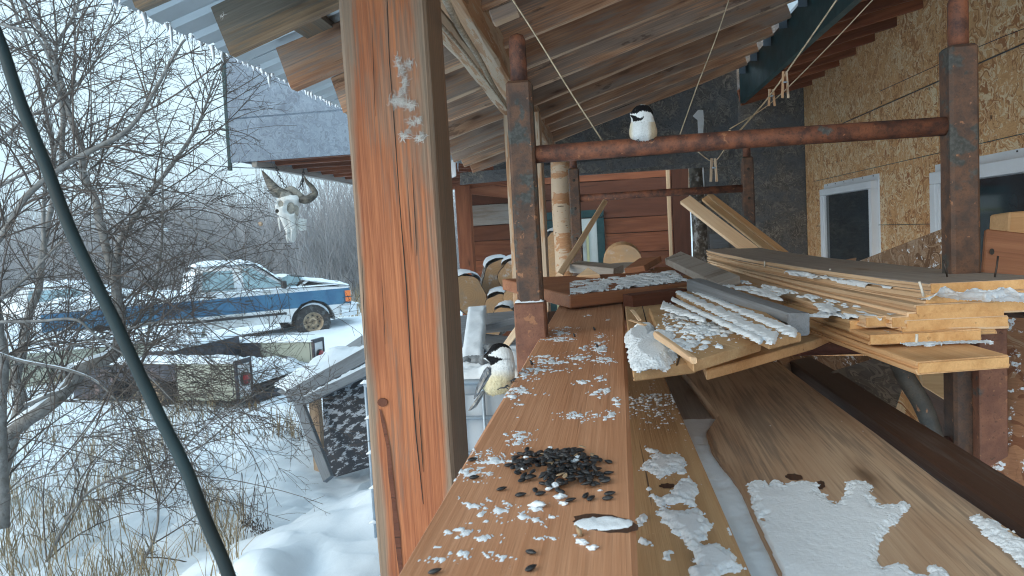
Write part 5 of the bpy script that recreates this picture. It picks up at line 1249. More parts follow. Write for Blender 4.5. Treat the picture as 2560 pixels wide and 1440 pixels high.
limb(D([(-60, 1150), (0, 1097), (139, 1003), (200, 930), (278, 891), (302, 850), (300, 790), (288, 700), (262, 610), (241, 517), (211, 439), (202, 366), (172, 280), (155, 207), (133, 142), (99, 77), (60, 13), (30, -70)], 5.2), (.056, .030, .012), tree, 'trunk', 34, snowy=(0, .27), tb=TW)
limb(D([(294, 740), (297, 620), (310, 586), (357, 512), (396, 456), (448, 388), (491, 319), (517, 258), (538, 194), (564, 146)], 5.7), (.026, .016, .004), tree, twigs=24, tb=TW)
limb(D([(-50, 660), (0, 598), (65, 495), (142, 426), (224, 379), (293, 344), (340, 301), (379, 241), (418, 172), (452, 112), (470, 92)], 4.6), (.020, .016, .007), tree, twigs=24, tb=TW, snowy=(.82, .97))
limb(D([(150, 420), (158, 301), (150, 241), (138, 163), (148, 100), (190, 30), (205, -50)], 5.5), (.018, .014, .009), tree, twigs=16, tb=TW)
limb(D([(-30, 1290), (25, 1120), (55, 990), (39, 950), (56, 872), (75, 789), (100, 700), (112, 600), (132, 500), (136, 400), (120, 300), (95, 200), (60, 90), (20, -20)], 6.2), (.055, .026, .012), tree, 'trunk', 34, tb=TW)
limb(D([(6, 1320), (2, 1000), (5, 870), (-14, 740), (-30, 560)], 5.0), (.045, .03, .02), tree, 'trunk', 16, tb=TW)
limb(D([(-30, 20), (0, 60), (86, 86), (129, 163), (152, 240)], 5.1), (.009, .010, .012), tree, twigs=10, tb=TW)
limb(D([(112, 640), (108, 560), (113, 470), (150, 330), (185, 215), (186, 26), (190, -60)], 5.9), (.016, .012, .007), tree, twigs=16, tb=TW)
limb(D([(350, 1010), (345, 940), (365, 870), (380, 760), (404, 620), (406, 455), (398, 330), (360, 200), (350, 90)], 5.4), (.012, .009, .004), tree, twigs=18, tb=TW)
limb(D([(-20, 880), (60, 905), (170, 925), (250, 960), (330, 1050)], 4.8), (.014, .009, .004), tree, twigs=10, tb=TW, snowy=(.1, .8))
limb(D([(60, 1015), (85, 1005), (120, 990), (160, 975), (185, 950)], 5.0), (.016, .014, .010), tree, twigs=4, tb=TW, snowy=(.1, .95))
limb(D([(-30, 806), (90, 803), (190, 800), (250, 850), (330, 900), (440, 1010)], 4.5), (.009, .007, .003), tree, twigs=10, tb=TW)
limb(D([(-20, 760), (60, 700), (150, 610), (230, 560), (330, 540)], 4.9), (.010, .008, .004), tree, twigs=12, tb=TW)
limb(D([(-30, 380), (60, 300), (150, 250), (240, 150), (290, 20)], 5.2), (.013, .009, .005), tree, twigs=14, tb=TW)
limb(D([(50, 860), (140, 840), (260, 760), (400, 720), (470, 690)], 5.6), (.012, .008, .003), tree, twigs=12, tb=TW, snowy=(.1, .5))
limb(D([(-20, 480), (100, 420), (260, 440), (420, 520), (560, 640), (640, 700)], 4.7), (.008, .006, .003), tree, twigs=14, tb=TW, droop=.3)
limb(D([(-20, 930), (200, 860), (420, 800), (560, 820), (700, 900)], 5.1), (.008, .006, .003), tree, twigs=14, tb=TW, droop=.3)
limb(D([(100, 1440), (200, 1250), (330, 1180), (480, 1130), (600, 1040), (740, 985)], 5.0), (.010, .007, .003), tree, twigs=14, tb=TW, droop=.2)
limb(D([(340, 1440), (390, 1330), (410, 1200), (520, 1060), (690, 960)], 4.8), (.010, .007, .002), tree, twigs=12, tb=TW, droop=.25, snowy=(.05, .35))
# free sweeping shoots that fill the tangle
UPv = V((0, 0, 1))
for k in range(72):
    px, py = R.uniform(-60, 330), R.uniform(500, 1250); d = R.uniform(4.6, 7.2)
    a = R.uniform(-.25, 1.25); v = RT*math.cos(a)+UPv*math.sin(a)+FW*R.uniform(-.35, .35)
    whip(TW, P(px, py, d), v, R.uniform(.9, 2.0), R.uniform(.0025, .005), 1, R.uniform(.3, 1.2), 10, .17, 6)
for k in range(36):                        # upper crown against the sky
    px, py = R.uniform(-40, 260), R.uniform(120, 520); d = R.uniform(4.6, 6.5)
    a = R.uniform(-.5, 1.5); v = RT*math.cos(a)+UPv*math.sin(a)+FW*R.uniform(-.3, .3)
    whip(TW, P(px, py, d), v, R.uniform(.6, 1.3), R.uniform(.002, .004), 1, R.uniform(.0, .6), 9, .2, 5)
for k in range(44):                         # low drooping fringe toward the right
    px, py = R.uniform(250, 560), R.uniform(820, 1100); d = R.uniform(4.6, 6.0)
    a = R.uniform(-.7, .7); v = RT*math.cos(a)+UPv*math.sin(a)+FW*R.uniform(-.3, .3)
    whip(TW, P(px, py, d), v, R.uniform(.5, 1.1), R.uniform(.0018, .003), 1, R.uniform(.4, 1.3), 9, .2, 5)
TW.link('twigs', 'twig_bark', tree, smooth=False, kind='stuff')
SNB.link('snow', 'snow', tree, kind='stuff')
# crumbs of snow and a few curled leaves caught on the twigs
for (px, py, nm) in ((652, 560, 'curled brown seed pod caught on a twig tip beside the skull'), (415, 575, 'small snow-laden leaf hanging on a thin twig')):
    c = P(px, py, 5.2); bm = bmesh.new(); bmesh.ops.create_icosphere(bm, subdivisions=2, radius=.016)
    for v in bm.verts: v.co *= 1+.4*noise.noise(v.co*90)
    link('seed_pod', frombm('seed_pod', bm), 'tan_wood' if px > 500 else 'snow', None, Matrix.Translation(c), label=nm, cat='seed pod')
    if px > 500: tube('stalk', [P(565, 546, 5.2), P(610, 548, 5.2), P(652, 557, 5.2)], .0018, 'twig_bark', None, 4, label='thin twig that ends in the brown seed pod', cat='twig')
for (x0_, x1_, y0_) in ((703, 712, 1188), (718, 730, 1186)):
    slab('curled_leaf', [P(x0_-80, 1002, 5.3), P(x0_-74, 1012, 5.3), P(x0_-78, 1030, 5.28), P(x0_-83, 1012, 5.3)], .0015, 'grass_dry', None, bev=0, label='dry pale leaf hanging in the twigs below the service bed' if x0_ == 703 else 'second dry leaf beside the first in the twigs', cat='leaf')

# ---- thicket beyond the yard
def shrub(h, ns, kids, r):
    t = TB()
    for s in range(ns):
        a = R.random()*6.28; v = V((math.cos(a)*.28, math.sin(a)*.28, 1)).normalized(); p = V((math.cos(a), math.sin(a), 0))*R.uniform(0, .8); pts = [p]; L = h*R.uniform(.6, 1); seg = 5
        for i in range(seg): v = (v+V((R.uniform(-.16, .16), R.uniform(-.16, .16), .04))).normalized(); pts.append(pts[-1]+v*L/seg)
        t.tube(pts, [r*(1-.7*i/seg) for i in range(seg+1)], 3, cap=False)
        for k in range(kids):
            i = R.randint(1, seg-1); b = R.random()*6.28; w = (v*.7+V((math.cos(b), math.sin(b), .35))*.6).normalized(); q = pts[i].lerp(pts[i+1], R.random()); l = h*R.uniform(.15, .38); qq = [q]
            for m in range(3): w = (w+V((R.uniform(-.2, .2), R.uniform(-.2, .2), .12))).normalized(); qq.append(qq[-1]+w*l/3)
            t.tube(qq, [r*.55, r*.45, r*.35, r*.2], 3, cap=False)
    v = np.array([tuple(x) for x in t.v]); f = np.array([q for q in t.f]); return v, f
protos = [shrub(4.6, 11, 8, .022), shrub(4.2, 9, 9, .020), shrub(3.4, 12, 7, .018), shrub(3.8, 10, 8, .02)]
def mass(name, items, mat, label):
    VV, FF, o = [], [], 0
    for (x, y, z, s, a, k) in items:
        v, f = protos[k]; c, s_ = math.cos(a), math.sin(a); w = v*s; q = np.stack([w[:, 0]*c-w[:, 1]*s_+x, w[:, 0]*s_+w[:, 1]*c+y, w[:, 2]+z], 1); VV.append(q); FF.append(f+o); o += len(v)
    VV = np.concatenate(VV); FF = np.concatenate(FF); me = bpy.data.meshes.new(name); me.vertices.add(len(VV)); me.vertices.foreach_set('co', VV.ravel())
    me.loops.add(FF.size); me.loops.foreach_set('vertex_index', FF.ravel().astype(np.int32)); me.polygons.add(len(FF)); me.polygons.foreach_set('loop_start', np.arange(0, FF.size, 4, dtype=np.int32)); me.update()
    return link(name, me, mat, kind='stuff', label=label)
def scatter(n, x0, x1, d0, d1, s0, s1):
    out = []
    for i in range(n):
        px = R.uniform(x0, x1); d = R.uniform(d0, d1); p = P(px, 640, d); s = R.uniform(s0, s1)
        out.append((p.x, p.y, GZ+ground_h(p.x, p.y)-.1, s, R.random()*6.28, R.randrange(len(protos))))
    return out
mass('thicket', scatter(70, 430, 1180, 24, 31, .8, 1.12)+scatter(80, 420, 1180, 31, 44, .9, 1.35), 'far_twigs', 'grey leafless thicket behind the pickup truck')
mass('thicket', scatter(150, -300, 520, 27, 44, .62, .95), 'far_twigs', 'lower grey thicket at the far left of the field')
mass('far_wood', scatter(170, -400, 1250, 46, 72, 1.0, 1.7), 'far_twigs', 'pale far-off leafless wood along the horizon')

# ---- dry grass
def grass(items, name, label, hh=(.16, .46), w=.0035):
    vs, fs = [], []
    for (x, y) in items:
        z = GZ+ground_h(x, y)-.02; h = R.uniform(*hh); a = R.random()*6.28; b = R.random()*6.28; ln = R.uniform(.15, .9)*h; dx, dy = math.cos(b)*ln, math.sin(b)*ln; sx, sy = math.cos(a)*w, math.sin(a)*w; o = len(vs)
        for t, k in ((0, 1), (.4, .8), (.75, .5)):
            cx, cy, cz = x+dx*t*t, y+dy*t*t, z+h*(t-.25*t*t*ln/h); vs += [(cx-sx*k, cy-sy*k, cz), (cx+sx*k, cy+sy*k, cz)]
        vs.append((x+dx, y+dy, z+h*(1-.4*ln/h))); fs += [(o, o+1, o+3, o+2), (o+2, o+3, o+5, o+4), (o+4, o+5, o+6)]
    return link(name, mesh(name, vs, fs), 'grass_dry', kind='stuff', label=label)
it = []
for k in range(4600):
    px, py = R.uniform(-150, 620), 1090+abs(R.gauss(0, 1))*300; p = onz(px, min(py, 1900), GZ)
    if noise.noise(V((p.x*1.6, p.y*1.6, 2)))+(.25 if px < 420 else -.15) > R.uniform(-.2, .5): it.append((p.x, p.y))
grass(it, 'dry_grass', 'tangled tan grass at the foot of the bare tree')
it = []
for k in range(3600):
    px, py = R.uniform(-100, 760), R.uniform(930, 1120); p = onz(px, py, GZ)
    if noise.noise(V((p.x*.8, p.y*.8, 5))) > R.uniform(-.3, .5): it.append((p.x, p.y))
grass(it, 'dry_grass', 'sparse tan grass poking through the snow below the service bed', (.15, .45), .005)
it = []
for k in range(1500):
    p = onz(R.uniform(420, 1180), 0, 1) if 0 else P(R.choice((R.uniform(860, 1180), R.uniform(600, 1180))), 640, R.uniform(20, 27)); it.append((p.x+R.gauss(0, .3), p.y+R.gauss(0, .3)))
grass(it, 'dry_grass', 'tall tan weeds around the nose of the truck', (.4, 1.1), .009)
# seed-headed weed
wd = thing('dry_weed', P(640, 1400, 5.0), 'dark seed-headed weed standing alone in the snow', 'weed'); t = TB(); hb_ = TB()
for k in range(5):
    a = P(600+R.uniform(-10, 50), 1240+R.uniform(-60, 0), 5.0+R.uniform(-.1, .1)); b = P(610+k*16, 1300+k*8, 5.0); t.tube(smoothpath([onz(590+k*9, 1400, GZ), a, b], 4), .002, 4)
    for q in range(60): c = b+V((R.gauss(0, .018), R.gauss(0, .018), R.gauss(0, .028))); hb_.tube([c, c+V((R.uniform(-.008, .008), 0, -.012))], [.0035, .001], 4)
t.link('stem', 'twig_bark', wd); hb_.link('seed_heads', 'twig_bark', wd, kind='stuff')
# ================================================================== chickadees
def inpoly(x, y, poly):
    c = False; j = len(poly)-1
    for i in range(len(poly)):
        xi, yi = poly[i]; xj, yj = poly[j]
        if (yi > y) != (yj > y) and x < (xj-xi)*(y-yi)/(yj-yi)+xi: c = not c
        j = i
    return c
def smin(a, b, k): h = max(0, min(1, .5+.5*(b-a)/k)); return b*(1-h)+a*h-k*h*(1-h)
def bird(label, cpx, d, px2m, ells, origin, paint, k=.008, nu=110, nv=84):
    """body as a smooth union of ellipsoids (cx, cy, z, rx, ry, rz in photo pixels), sampled as a star shape round origin"""
    c = P(cpx[0], cpx[1], d); m = Matrix((RT, UPc, FW)).transposed().to_4x4(); m.translation = c
    b = thing('chickadee', c, label, 'bird', 'black-capped chickadees', mw=m)
    E = [((x-cpx[0])*px2m, (cpx[1]-y)*px2m, z*px2m, rx*px2m, ry*px2m, rz_*px2m) for x, y, z, rx, ry, rz_ in ells]
    def sdf(p):
        v = 9
        for (x, y, z, a, b_, c_) in E:
            q = V(((p.x-x)/a, (p.y-y)/b_, (p.z-z)/c_)); l = q.length; e = (l-1)*min(a, b_, c_); v = e if v == 9 else smin(v, e, k)
        return v
    o = V(((origin[0]-cpx[0])*px2m, (cpx[1]-origin[1])*px2m, 0)); vs, fs, cols = [], [], []
    for j in range(nv+1):
        ph = math.pi*j/nv
        for i in range(nu):
            a = 2*math.pi*i/nu; dr = V((math.sin(ph)*math.sin(a), math.cos(ph), math.sin(ph)*math.cos(a))); lo, hi = 0, .09
            for _ in range(13):
                md = (lo+hi)/2
                if sdf(o+dr*md) < 0: lo = md
                else: hi = md
            p = o+dr*lo; p += dr*(.0007*noise.noise(V((p.x*420, p.y*120, p.z*420)))+.0005*noise.noise(p*160)); vs.append(p)
            wp = proj(m @ p); cols.append(paint(wp[0]+1.2*noise.noise(V((p.x*900, p.y*500, p.z*900))), wp[1]+1.4*noise.noise(V((p.x*700+9, p.y*700, p.z*700))), p.z/px2m))
    for j in range(nv):
        for i in range(nu): i2 = (i+1) % nu; fs.append((j*nu+i, (j+1)*nu+i, (j+1)*nu+i2, j*nu+i2))
    me = mesh('body', vs, fs, True); ca = me.color_attributes.new('Col', 'FLOAT_COLOR', 'POINT')
    ca.data.foreach_set('color', [x for q in cols for x in (*q, 1)])
    link('body', me, 'plumage', b, m)
    fv, ff, fc = [], [], []; R.seed(int(cpx[0]))
    for q in range(5200):                       # short loose feather tips standing off the body
        i = R.randrange(nu*8, len(vs)-nu*6); p = vs[i]; nrm = (p-o).normalized(); up_ = V((0, 1, 0)); tdir = (-up_+nrm*R.uniform(.15, .5)+V((R.uniform(-.35, .35), 0, R.uniform(-.35, .35)))).normalized()
        L_ = R.uniform(.0018, .0042)*(1 if (cpx[1]-p.y/px2m) > origin[1]-12 else .5); w_ = nrm.cross(tdir).normalized()*R.uniform(.00025, .0006); o_i = len(fv); cc_ = cols[i]; k_ = R.uniform(.82, 1.1)
        fv += [p-nrm*.0006-w_, p-nrm*.0006+w_, p+tdir*L_]; ff.append((o_i, o_i+1, o_i+2)); fc += [tuple(x*k_ for x in cc_)]*3
    me2 = mesh('loose_feathers', fv, ff); c2 = me2.color_attributes.new('Col', 'FLOAT_COLOR', 'POINT'); c2.data.foreach_set('color', [x for q in fc for x in (*q, 1)])
    link('loose_feathers', me2, 'plumage', b, m, kind='stuff')
    return b, m
BLK, WHT, CRM, BUF, GRY = (.008, .008, .010), (.74, .78, .80), (.70, .62, .42), (.50, .40, .25), (.20, .22, .25)
def mixc(a, b, t): t = max(0, min(1, t)); return tuple(x*(1-t)+y*t for x, y in zip(a, b))
# --- first: clinging to the board's edge
sc1_ = 1/5.143
def z1(L): return [(1120+x*sc1_, 780+y*sc1_) for x, y in L]
cap1 = z1([(440, 580), (520, 545), (555, 520), (620, 497), (660, 462), (700, 448), (745, 452), (800, 480), (850, 520), (900, 500), (860, 380), (600, 360), (420, 440)])
bib1 = z1([(440, 566), (515, 562), (600, 572), (650, 582), (700, 598), (702, 612), (640, 640), (600, 668), (560, 688), (520, 676), (508, 620), (480, 590)])
wing1 = z1([(520, 680), (480, 720), (400, 850), (340, 1000), (320, 1120), (380, 1060), (430, 960), (550, 790), (560, 720)])
def paint1(px, py, z):
    if z < -8:                                    # back of the bird
        return BLK if py < 780+560*sc1_+4 else GRY
    if inpoly(px, py, cap1): return BLK
    if inpoly(px, py, bib1): return BLK
    if inpoly(px, py, wing1): return GRY
    x_, y_ = (px-1120)/sc1_, (py-780)/sc1_
    c = mixc(WHT, CRM, (y_-740)/130); c = mixc(c, (.55, .57, .57), max(0, (x_-740)/120)*(1 if y_ < 760 else .4)); c = mixc(c, WHT, max(0, 1-abs(y_-690)/40)*.6)
    if 560 < x_ < 720 and y_ > 820: c = mixc(c, (.66, .60, .40), .4)
    if y_ > 600 and abs(y_-606) < 10 and 690 < x_ < 800: c = mixc(c, GRY, .5)
    return c
d1 = (onb(1290, 935)).dot(MW @ V((0, 0, -1)))
pm1 = d1/F
b1_, m1 = bird('chickadee clinging to the edge of the seed board, facing the thick post', (1247, 920), d1-.005, pm1,
    [(1250, 888, 0, 31, 30, 29), (1262, 915, -2, 25, 34, 27), (1248, 946, 0, 37, 37, 34), (1232, 962, -2, 25, 24, 24), (1218, 893, 6, 9, 8, 8)], (1247, 922), paint1)
def L1(x, y, z): return V(((1120+x*sc1_-1247)*pm1, (920-(780+y*sc1_))*pm1, z*pm1))
def part_tube(par, m, name, pts, rad, mat, sides=8, sm=3):
    w = [m @ p for p in pts]; return tube(name, w, rad, mat, par, sides, sm)
part_tube(b1_, m1, 'beak', [L1(512, 565, 14), L1(485, 570, 17), L1(455, 576, 19)], [.0030, .0020, .0003], 'beak', 8, 0)
def feather(par, m, name, outline, t, mat):
    return slab(name, [m @ p for p in outline], t, mat, par, bev=.0004)
# wing: a shaped shell with long flight feathers laid over it
feather(b1_, m1, 'wing', [L1(505, 690, 22), L1(450, 740, 24), L1(395, 850, 22), L1(352, 980, 16), L1(338, 1112, 8), L1(372, 1070, 14), L1(420, 975, 24), L1(500, 870, 30), L1(555, 785, 32)], .005, 'wing_feather')
for k in range(5):
    a = .16*k; feather(b1_, m1, 'flight_feather', [L1(470+12*k, 810-18*k, 27+k), L1(440+12*k, 860-16*k, 25+k), L1(345+14*k, 1095-42*k, 11+2*k), L1(360+14*k, 1100-44*k, 12+2*k), L1(480+12*k, 850-18*k, 28+k)], .0012, 'wing_feather' if k % 2 else 'tail_feather')
for k in range(3):
    feather(b1_, m1, 'tail_feather', [L1(440+8*k, 1010+6*k, 2-2*k), L1(462+6*k, 1030+8*k, 2-2*k), L1(330+14*k, 1215+10*k, -6-3*k), L1(272+12*k, 1282-5*k, -10-3*k), L1(252+16*k, 1275-6*k, -10-3*k), L1(375+10*k, 1100+5*k, -4-2*k)], .0012, 'tail_feather' if k != 1 else 'wing_feather')
def eye(par, m, p, r=.0016):
    bm = bmesh.new(); bmesh.ops.create_uvsphere(bm, u_segments=12, v_segments=8, radius=r); link('eye', frombm('eye', bm, True), 'eye', par, m @ Matrix.Translation(p))
eye(b1_, m1, L1(545, 520, 24)); 
def foot(par, m, hip, ankle, grips, r=.0011):
    part_tube(par, m, 'leg', [hip, (hip+ankle)/2+V((0, 0, .001)), ankle], [r*1.3, r, r], 'bird_leg', 6, 2)
    for g in grips: part_tube(par, m, 'toe', [ankle, (ankle+g)/2+V((0, .0016, .0005)), g], [r, r*.9, r*.35], 'bird_leg', 6, 3)
e = m1.inverted() @ onb(1282, 952, .001); e2 = m1.inverted() @ onb(1268, 968, .001)
foot(b1_, m1, L1(800, 880, 10), e+V((-.002, 0, 0)), [e+V((.006, .001, .001)), e+V((.006, .003, -.004)), e+V((.004, -.001, .004)), e+V((-.003, -.005, .001))])
foot(b1_, m1, L1(690, 960, 16), e2+V((-.005, -.001, .0)), [e2+V((.004, .001, .001)), e2+V((.004, .003, -.003)), e2+V((.002, -.003, .003)), L1(632, 988, 22)])
# --- second: fluffed up on the scaffold rail
sc2_ = 1/9.0
def z2_(L): return [(1500+x*sc2_, 220+y*sc2_) for x, y in L]
cap2 = z2_([(640, 590), (700, 572), (760, 575), (830, 572), (870, 540), (935, 518), (1000, 520), (1080, 535), (1150, 560), (1200, 640), (1300, 600), (1200, 380), (640, 380)])
bib2 = z2_([(650, 606), (720, 606), (800, 630), (850, 660), (880, 680), (930, 670), (955, 655), (975, 620), (985, 660), (960, 700), (930, 728), (840, 745), (740, 755), (725, 680)])
def paint2(px, py, z):
    x_, y_ = (px-1500)/sc2_, (py-220)/sc2_
    if z < -7: return BLK if y_ < 640 else GRY
    if inpoly(px, py, cap2) or inpoly(px, py, bib2): return BLK
    if y_ < 760: return mixc(WHT, (.50, .50, .47), (x_-1130)/110 if y_ > 640 else 0)
    l = max(0, 1-(x_-650)/110); r = max(0, (x_-1060)/110)
    c = mixc(WHT, CRM, l*1.1); c = mixc(c, BUF, min(1, r)*.85); c = mixc(c, (.52, .57, .60), max(0, 1-abs(x_-950)/140)*.35)
    if abs(y_-748) < 14 and 910 < x_ < 1030: c = mixc(c, (.1, .1, .11), .7)
    return c
d2 = P(1607, 350, 1).length and (V((ony(1607, 340, ys_+.026))).dot(MW @ V((0, 0, -1))))
pm2 = d2/F
b2_, m2 = bird('fluffed chickadee perched on the rusty top rail of the scaffold', (1607, 318), d2-.004, pm2,
    [(1605, 289, 2, 27.5, 26.5, 25), (1607, 314, 0, 31, 24, 27), (1608, 331, 0, 34.5, 23, 29), (1607, 343, 1, 27, 12, 22), (1583, 289, 8, 8, 6, 7)], (1607, 318), paint2, k=.006)
def L2(x, y, z): return V(((1500+x*sc2_-1607)*pm2, (318-(220+y*sc2_))*pm2, z*pm2))
part_tube(b2_, m2, 'beak', [L2(725, 590, 12), L2(690, 597, 15), L2(655, 600, 17)], [.0026, .0017, .0003], 'beak', 8, 0)
eye(b2_, m2, L2(770, 545, 20))
for sg, x in ((-1, 672), (1, 1262)):
    feather(b2_, m2, 'wing', [L2(x+sg*-30, 830, -4), L2(x+sg*2, 850, -10), L2(x+sg*6, 960, -14), L2(x-sg*20, 1120, -12), L2(x-sg*60, 1160, -6), L2(x-sg*50, 980, -4)], .003, 'wing_feather')
for x in (830, 1160):
    a = L2(x, 1168, 12); foot(b2_, m2, L2(x, 1100, 10), a, [a+V((-.003, -.006, .003)), a+V((0, -.007, .004)), a+V((.003, -.006, .003)), a+V((0, -.003, -.006))])
feather(b2_, m2, 'tail', [L2(900, 1150, -20), L2(1050, 1150, -20), L2(1030, 1420, -30), L2(930, 1420, -30)], .002, 'tail_feather')

# ================================================================== sunflower seeds
R.seed(77)
def seedmesh(name, L=.0115, w=.0056, t=.0036):
    n, s = 8, 10; vs, fs = [], []
    for i in range(s+1):
        u = i/s; r = max(.03, math.sin(math.pi*(u**.8))**.75)
        for j in range(n): a = 2*math.pi*j/n; vs.append(((u-.5)*L, r*w/2*math.cos(a), r*t/2*math.sin(a)))
    for i in range(s):
        for j in range(n): j2 = (j+1) % n; fs.append((i*n+j, i*n+j2, i*n+n+j2, i*n+n+j))
    fs += [tuple(range(n-1, -1, -1)), tuple(s*n+j for j in range(n))]; return mesh(name, vs, fs, True)
SM = seedmesh('sunflower_seed'); SM.materials.append(MATS['seed_shell'])
BF = Matrix((D0, S0, N0)).transposed()
def seed(p, ang, tilt=0, roll=0, label='black sunflower seed in the heap on the seed board', grp='seeds in the heap', s=1, me=SM):
    o = bpy.data.objects.new('sunflower_seed', me); COL.objects.link(o)
    o.matrix_world = Matrix.Translation(p) @ BF.to_4x4() @ Matrix.Rotation(ang, 4, 'Z') @ Matrix.Rotation(tilt, 4, 'Y') @ Matrix.Rotation(roll, 4, 'X') @ Matrix.Scale(s, 4)
    lab(o, label, 'seed', grp); return o
hc = onb(1400, 1180)
for k in range(225):
    u, v = R.gauss(0, .46), R.gauss(0, .46)
    if math.hypot(u, v) > 1: u, v = u*.6, v*.6
    px, py = 1402+u*142, 1182+v*60+(u*8)
    r = math.hypot(u, v); h = max(0, 1-r)*.019*R.uniform(.1, 1); p = onb(px, py)+N0*(.0022+h); t = (hc-p)
    seed(p, R.uniform(0, 6.28), R.uniform(-.35, .35)*(1 if h > .002 else .1), R.uniform(-.6, .6)*(1 if h > .002 else .2))
for (px, py, a, lb) in ((1522, 1188, 0, 'flat black seed right of the heap near the board edge'), (1525, 1240, .2, 'upper one of two stacked seeds by the board edge'), (1520, 1252, .1, 'lower one of two stacked seeds by the board edge'), (1318, 1128, 1.4, 'upright black seed at the far side of the heap'), (1375, 1128, 1.3, 'second upright seed at the far side of the heap'), (1432, 1128, .4, 'seed at the far right rim of the heap'),
        (1255, 1228, .5, 'seed at the near left tip of the heap'), (1302, 1243, .2, 'seed just in front of the heap, left of the snow lump'), (1352, 1240, .3, 'seed in front of the heap touching the snow lump'), (1465, 1245, 1.2, 'upright seed in front of the heap'), (1478, 1252, .9, 'seed leaning beside the upright one'), (1427, 1256, .4, 'single seed right of the snow lump'),
        (1328, 1388, -.6, 'lone seed lying near the lens, in front of everything'), (1328, 1428, .8, 'lone seed at the nearest part of the board'), (1186, 1199, .1, 'lone seed in the snow left of the heap'), (1182, 1154, .3, 'lone seed farther left in the snow dusting'), (1088, 1436, .5, 'lone seed at the near left corner of the board')):
    seed(onb(px, py)+N0*.0028, math.pi/2-a, -.1, R.uniform(-.3, .3), lb, None, 1.0)
SH = seedmesh('open_seed', .012, .006, .0012); SH.materials.append(MATS['seed_half'])
for k in range(9):
    px, py = 1402+R.uniform(-100, 90), 1180+R.uniform(-40, 40); o = seed(onb(px, py)+N0*.012, R.uniform(0, 6.28), R.uniform(-.4, .4), 0, 'opened pale seed shell among the black seeds', 'opened shells in the heap', .8, SH); o.name = 'seed_shell'
for (px, py, lb) in ((1452, 1335, 'pointed brown shell standing behind two snow crumbs'), (1330, 905, 'sharp dark shell standing on the board behind the chickadee'), (1494, 862, 'dark shell on a tongue of snow'), (1437, 836, 'tiny dark shell far along the board'), (1487, 820, 'farthest tiny shell on the board')):
    p = onb(px, py+6); h = .009*(1 if py > 1000 else .9); t = TB(); t.tube([p, p+N0*h*.5+S0*(-.001), p+N0*h+S0*-.004+D0*.002], [.0022, .0026, .0004], 6); t.link('seed_shell', 'seed_half' if py > 1000 else 'seed_shell', label=lb, cat='seed shell')
# crumbs of snow in and before the heap
def crumb(px, py, r, label, up=0, sq=.7):
    bm = bmesh.new(); bmesh.ops.create_icosphere(bm, subdivisions=3, radius=r)
    for v in bm.verts: v.co = V((v.co.x*1.25, v.co.y*.95, v.co.z*sq*.8))*(1+.75*noise.noise(v.co*(1.3/r)+V((px, py, 0)))+.35*noise.noise(v.co*(4/r)+V((px, 0, 3))))
    link('snow_crumb', frombm('snow_crumb', bm, True), 'snow', None, Matrix.Translation(onb(px, py)+N0*(r*sq*.6+up)), label=label, kind='stuff')
for (px, py, r, up, lb) in ((1343, 1268, .0065, 0, 'lump of snow in front of the seeds'), (1400, 1246, .0055, 0, 'second lump touching the seeds'), (1410, 1262, .0035, 0, 'small bit below the second lump'), (1385, 1224, .006, .003, 'snow on the near rim of the heap'), (1372, 1230, .004, .002, 'snow beside it on the rim'), (1437, 1175, .005, .009, 'snow bit upon the seeds, right part'), (1446, 1168, .004, .010, 'snow bit behind it'), (1316, 1163, .0035, .008, 'snow bit on the left part of the heap'), (1312, 1188, .0042, .006, 'snow bit on the near left of the heap'), (1378, 1142, .003, .010, 'snow bit at the top of the heap'), (1455, 1360, .0042, 0, 'crumb before the pointed shell'), (1480, 1374, .0042, 0, 'crumb right of the pointed shell'), (1500, 1228, .002, 0, 'tiny crumb by the stacked seeds')):
    crumb(px, py, r*(.62 if up else .85), lb, up)

# ================================================================== cable across the left, ropes, strings, pegs
cp = [P(x, y, .62-.009*i) for i, (x, y) in enumerate(((-60, -60), (-25, 40), (9, 129), (52, 258), (121, 431), (183, 590), (287, 804), (391, 1024), (464, 1171), (519, 1312), (568, 1428), (640, 1640)))]
tube('cable', cp, .0047, 'cable_green', None, 14, 6, label='thick dark green cable hanging close before the bare tree', cat='cable')
def cord(name, pts, r, mat, label, cat='string', sm=6): return tube(name, pts, r, mat, None, 7, sm, label=label, cat=cat)
cord('string', [P(1262, -30, 1.5), P(1340, 90, 1.52), P(1425, 228, 1.55), P(1506, 352, 1.6)], .0017, 'rope', 'slack string running from the rafters down to the rail, left of the bird')
cord('string', [P(1832, -30, 1.9), P(1790, 95, 1.9), P(1745, 210, 1.9), P(1700, 336, 1.9)], .0015, 'rope', 'string hanging right of the perched bird')
cord('twine', [P(2105, -20, 1.7), P(2010, 118, 1.8), P(1920, 245, 1.9), P(1830, 348, 1.6)], .0021, 'rope', 'thicker twine crossing the green beam to the rail')
cord('twine', [P(2200, -20, 1.75), P(2060, 128, 1.85), P(1930, 255, 1.95), P(1825, 322, 1.63)], .0014, 'rope', 'thinner twine beside the thick one')
cord('twine', [P(1745, 380, 1.7), P(1784, 404, 1.75), P(1812, 372, 1.7)], .0013, 'rope', 'short twine loop with a peg under the rail')
tube('twine_knot', [P(1822, 352, 1.585), P(1818, 338, 1.57), P(1824, 326, 1.57), P(1831, 338, 1.57), P(1826, 352, 1.585)], .0013, 'rope', None, 6, 4, label='small twine knot tied round the rail', cat='knot')
def peg(px, py, d, h, label):
    g = thing('clothes_peg', P(px, py, d), label, 'clothes peg')
    for s in (-1, 1): plank('half', P(px+s*4, py-h*.5, d), P(px+s*(6 if s < 0 else 9), py+h*.5, d), .006, .0045, 'peeled_wood', up=FW, parent=g, seg=2, jit=0)
    tube('spring', [P(px-3, py-h*.1, d-.004), P(px+6, py-h*.1, d-.004)], .0022, 'galvanised', g, 6)
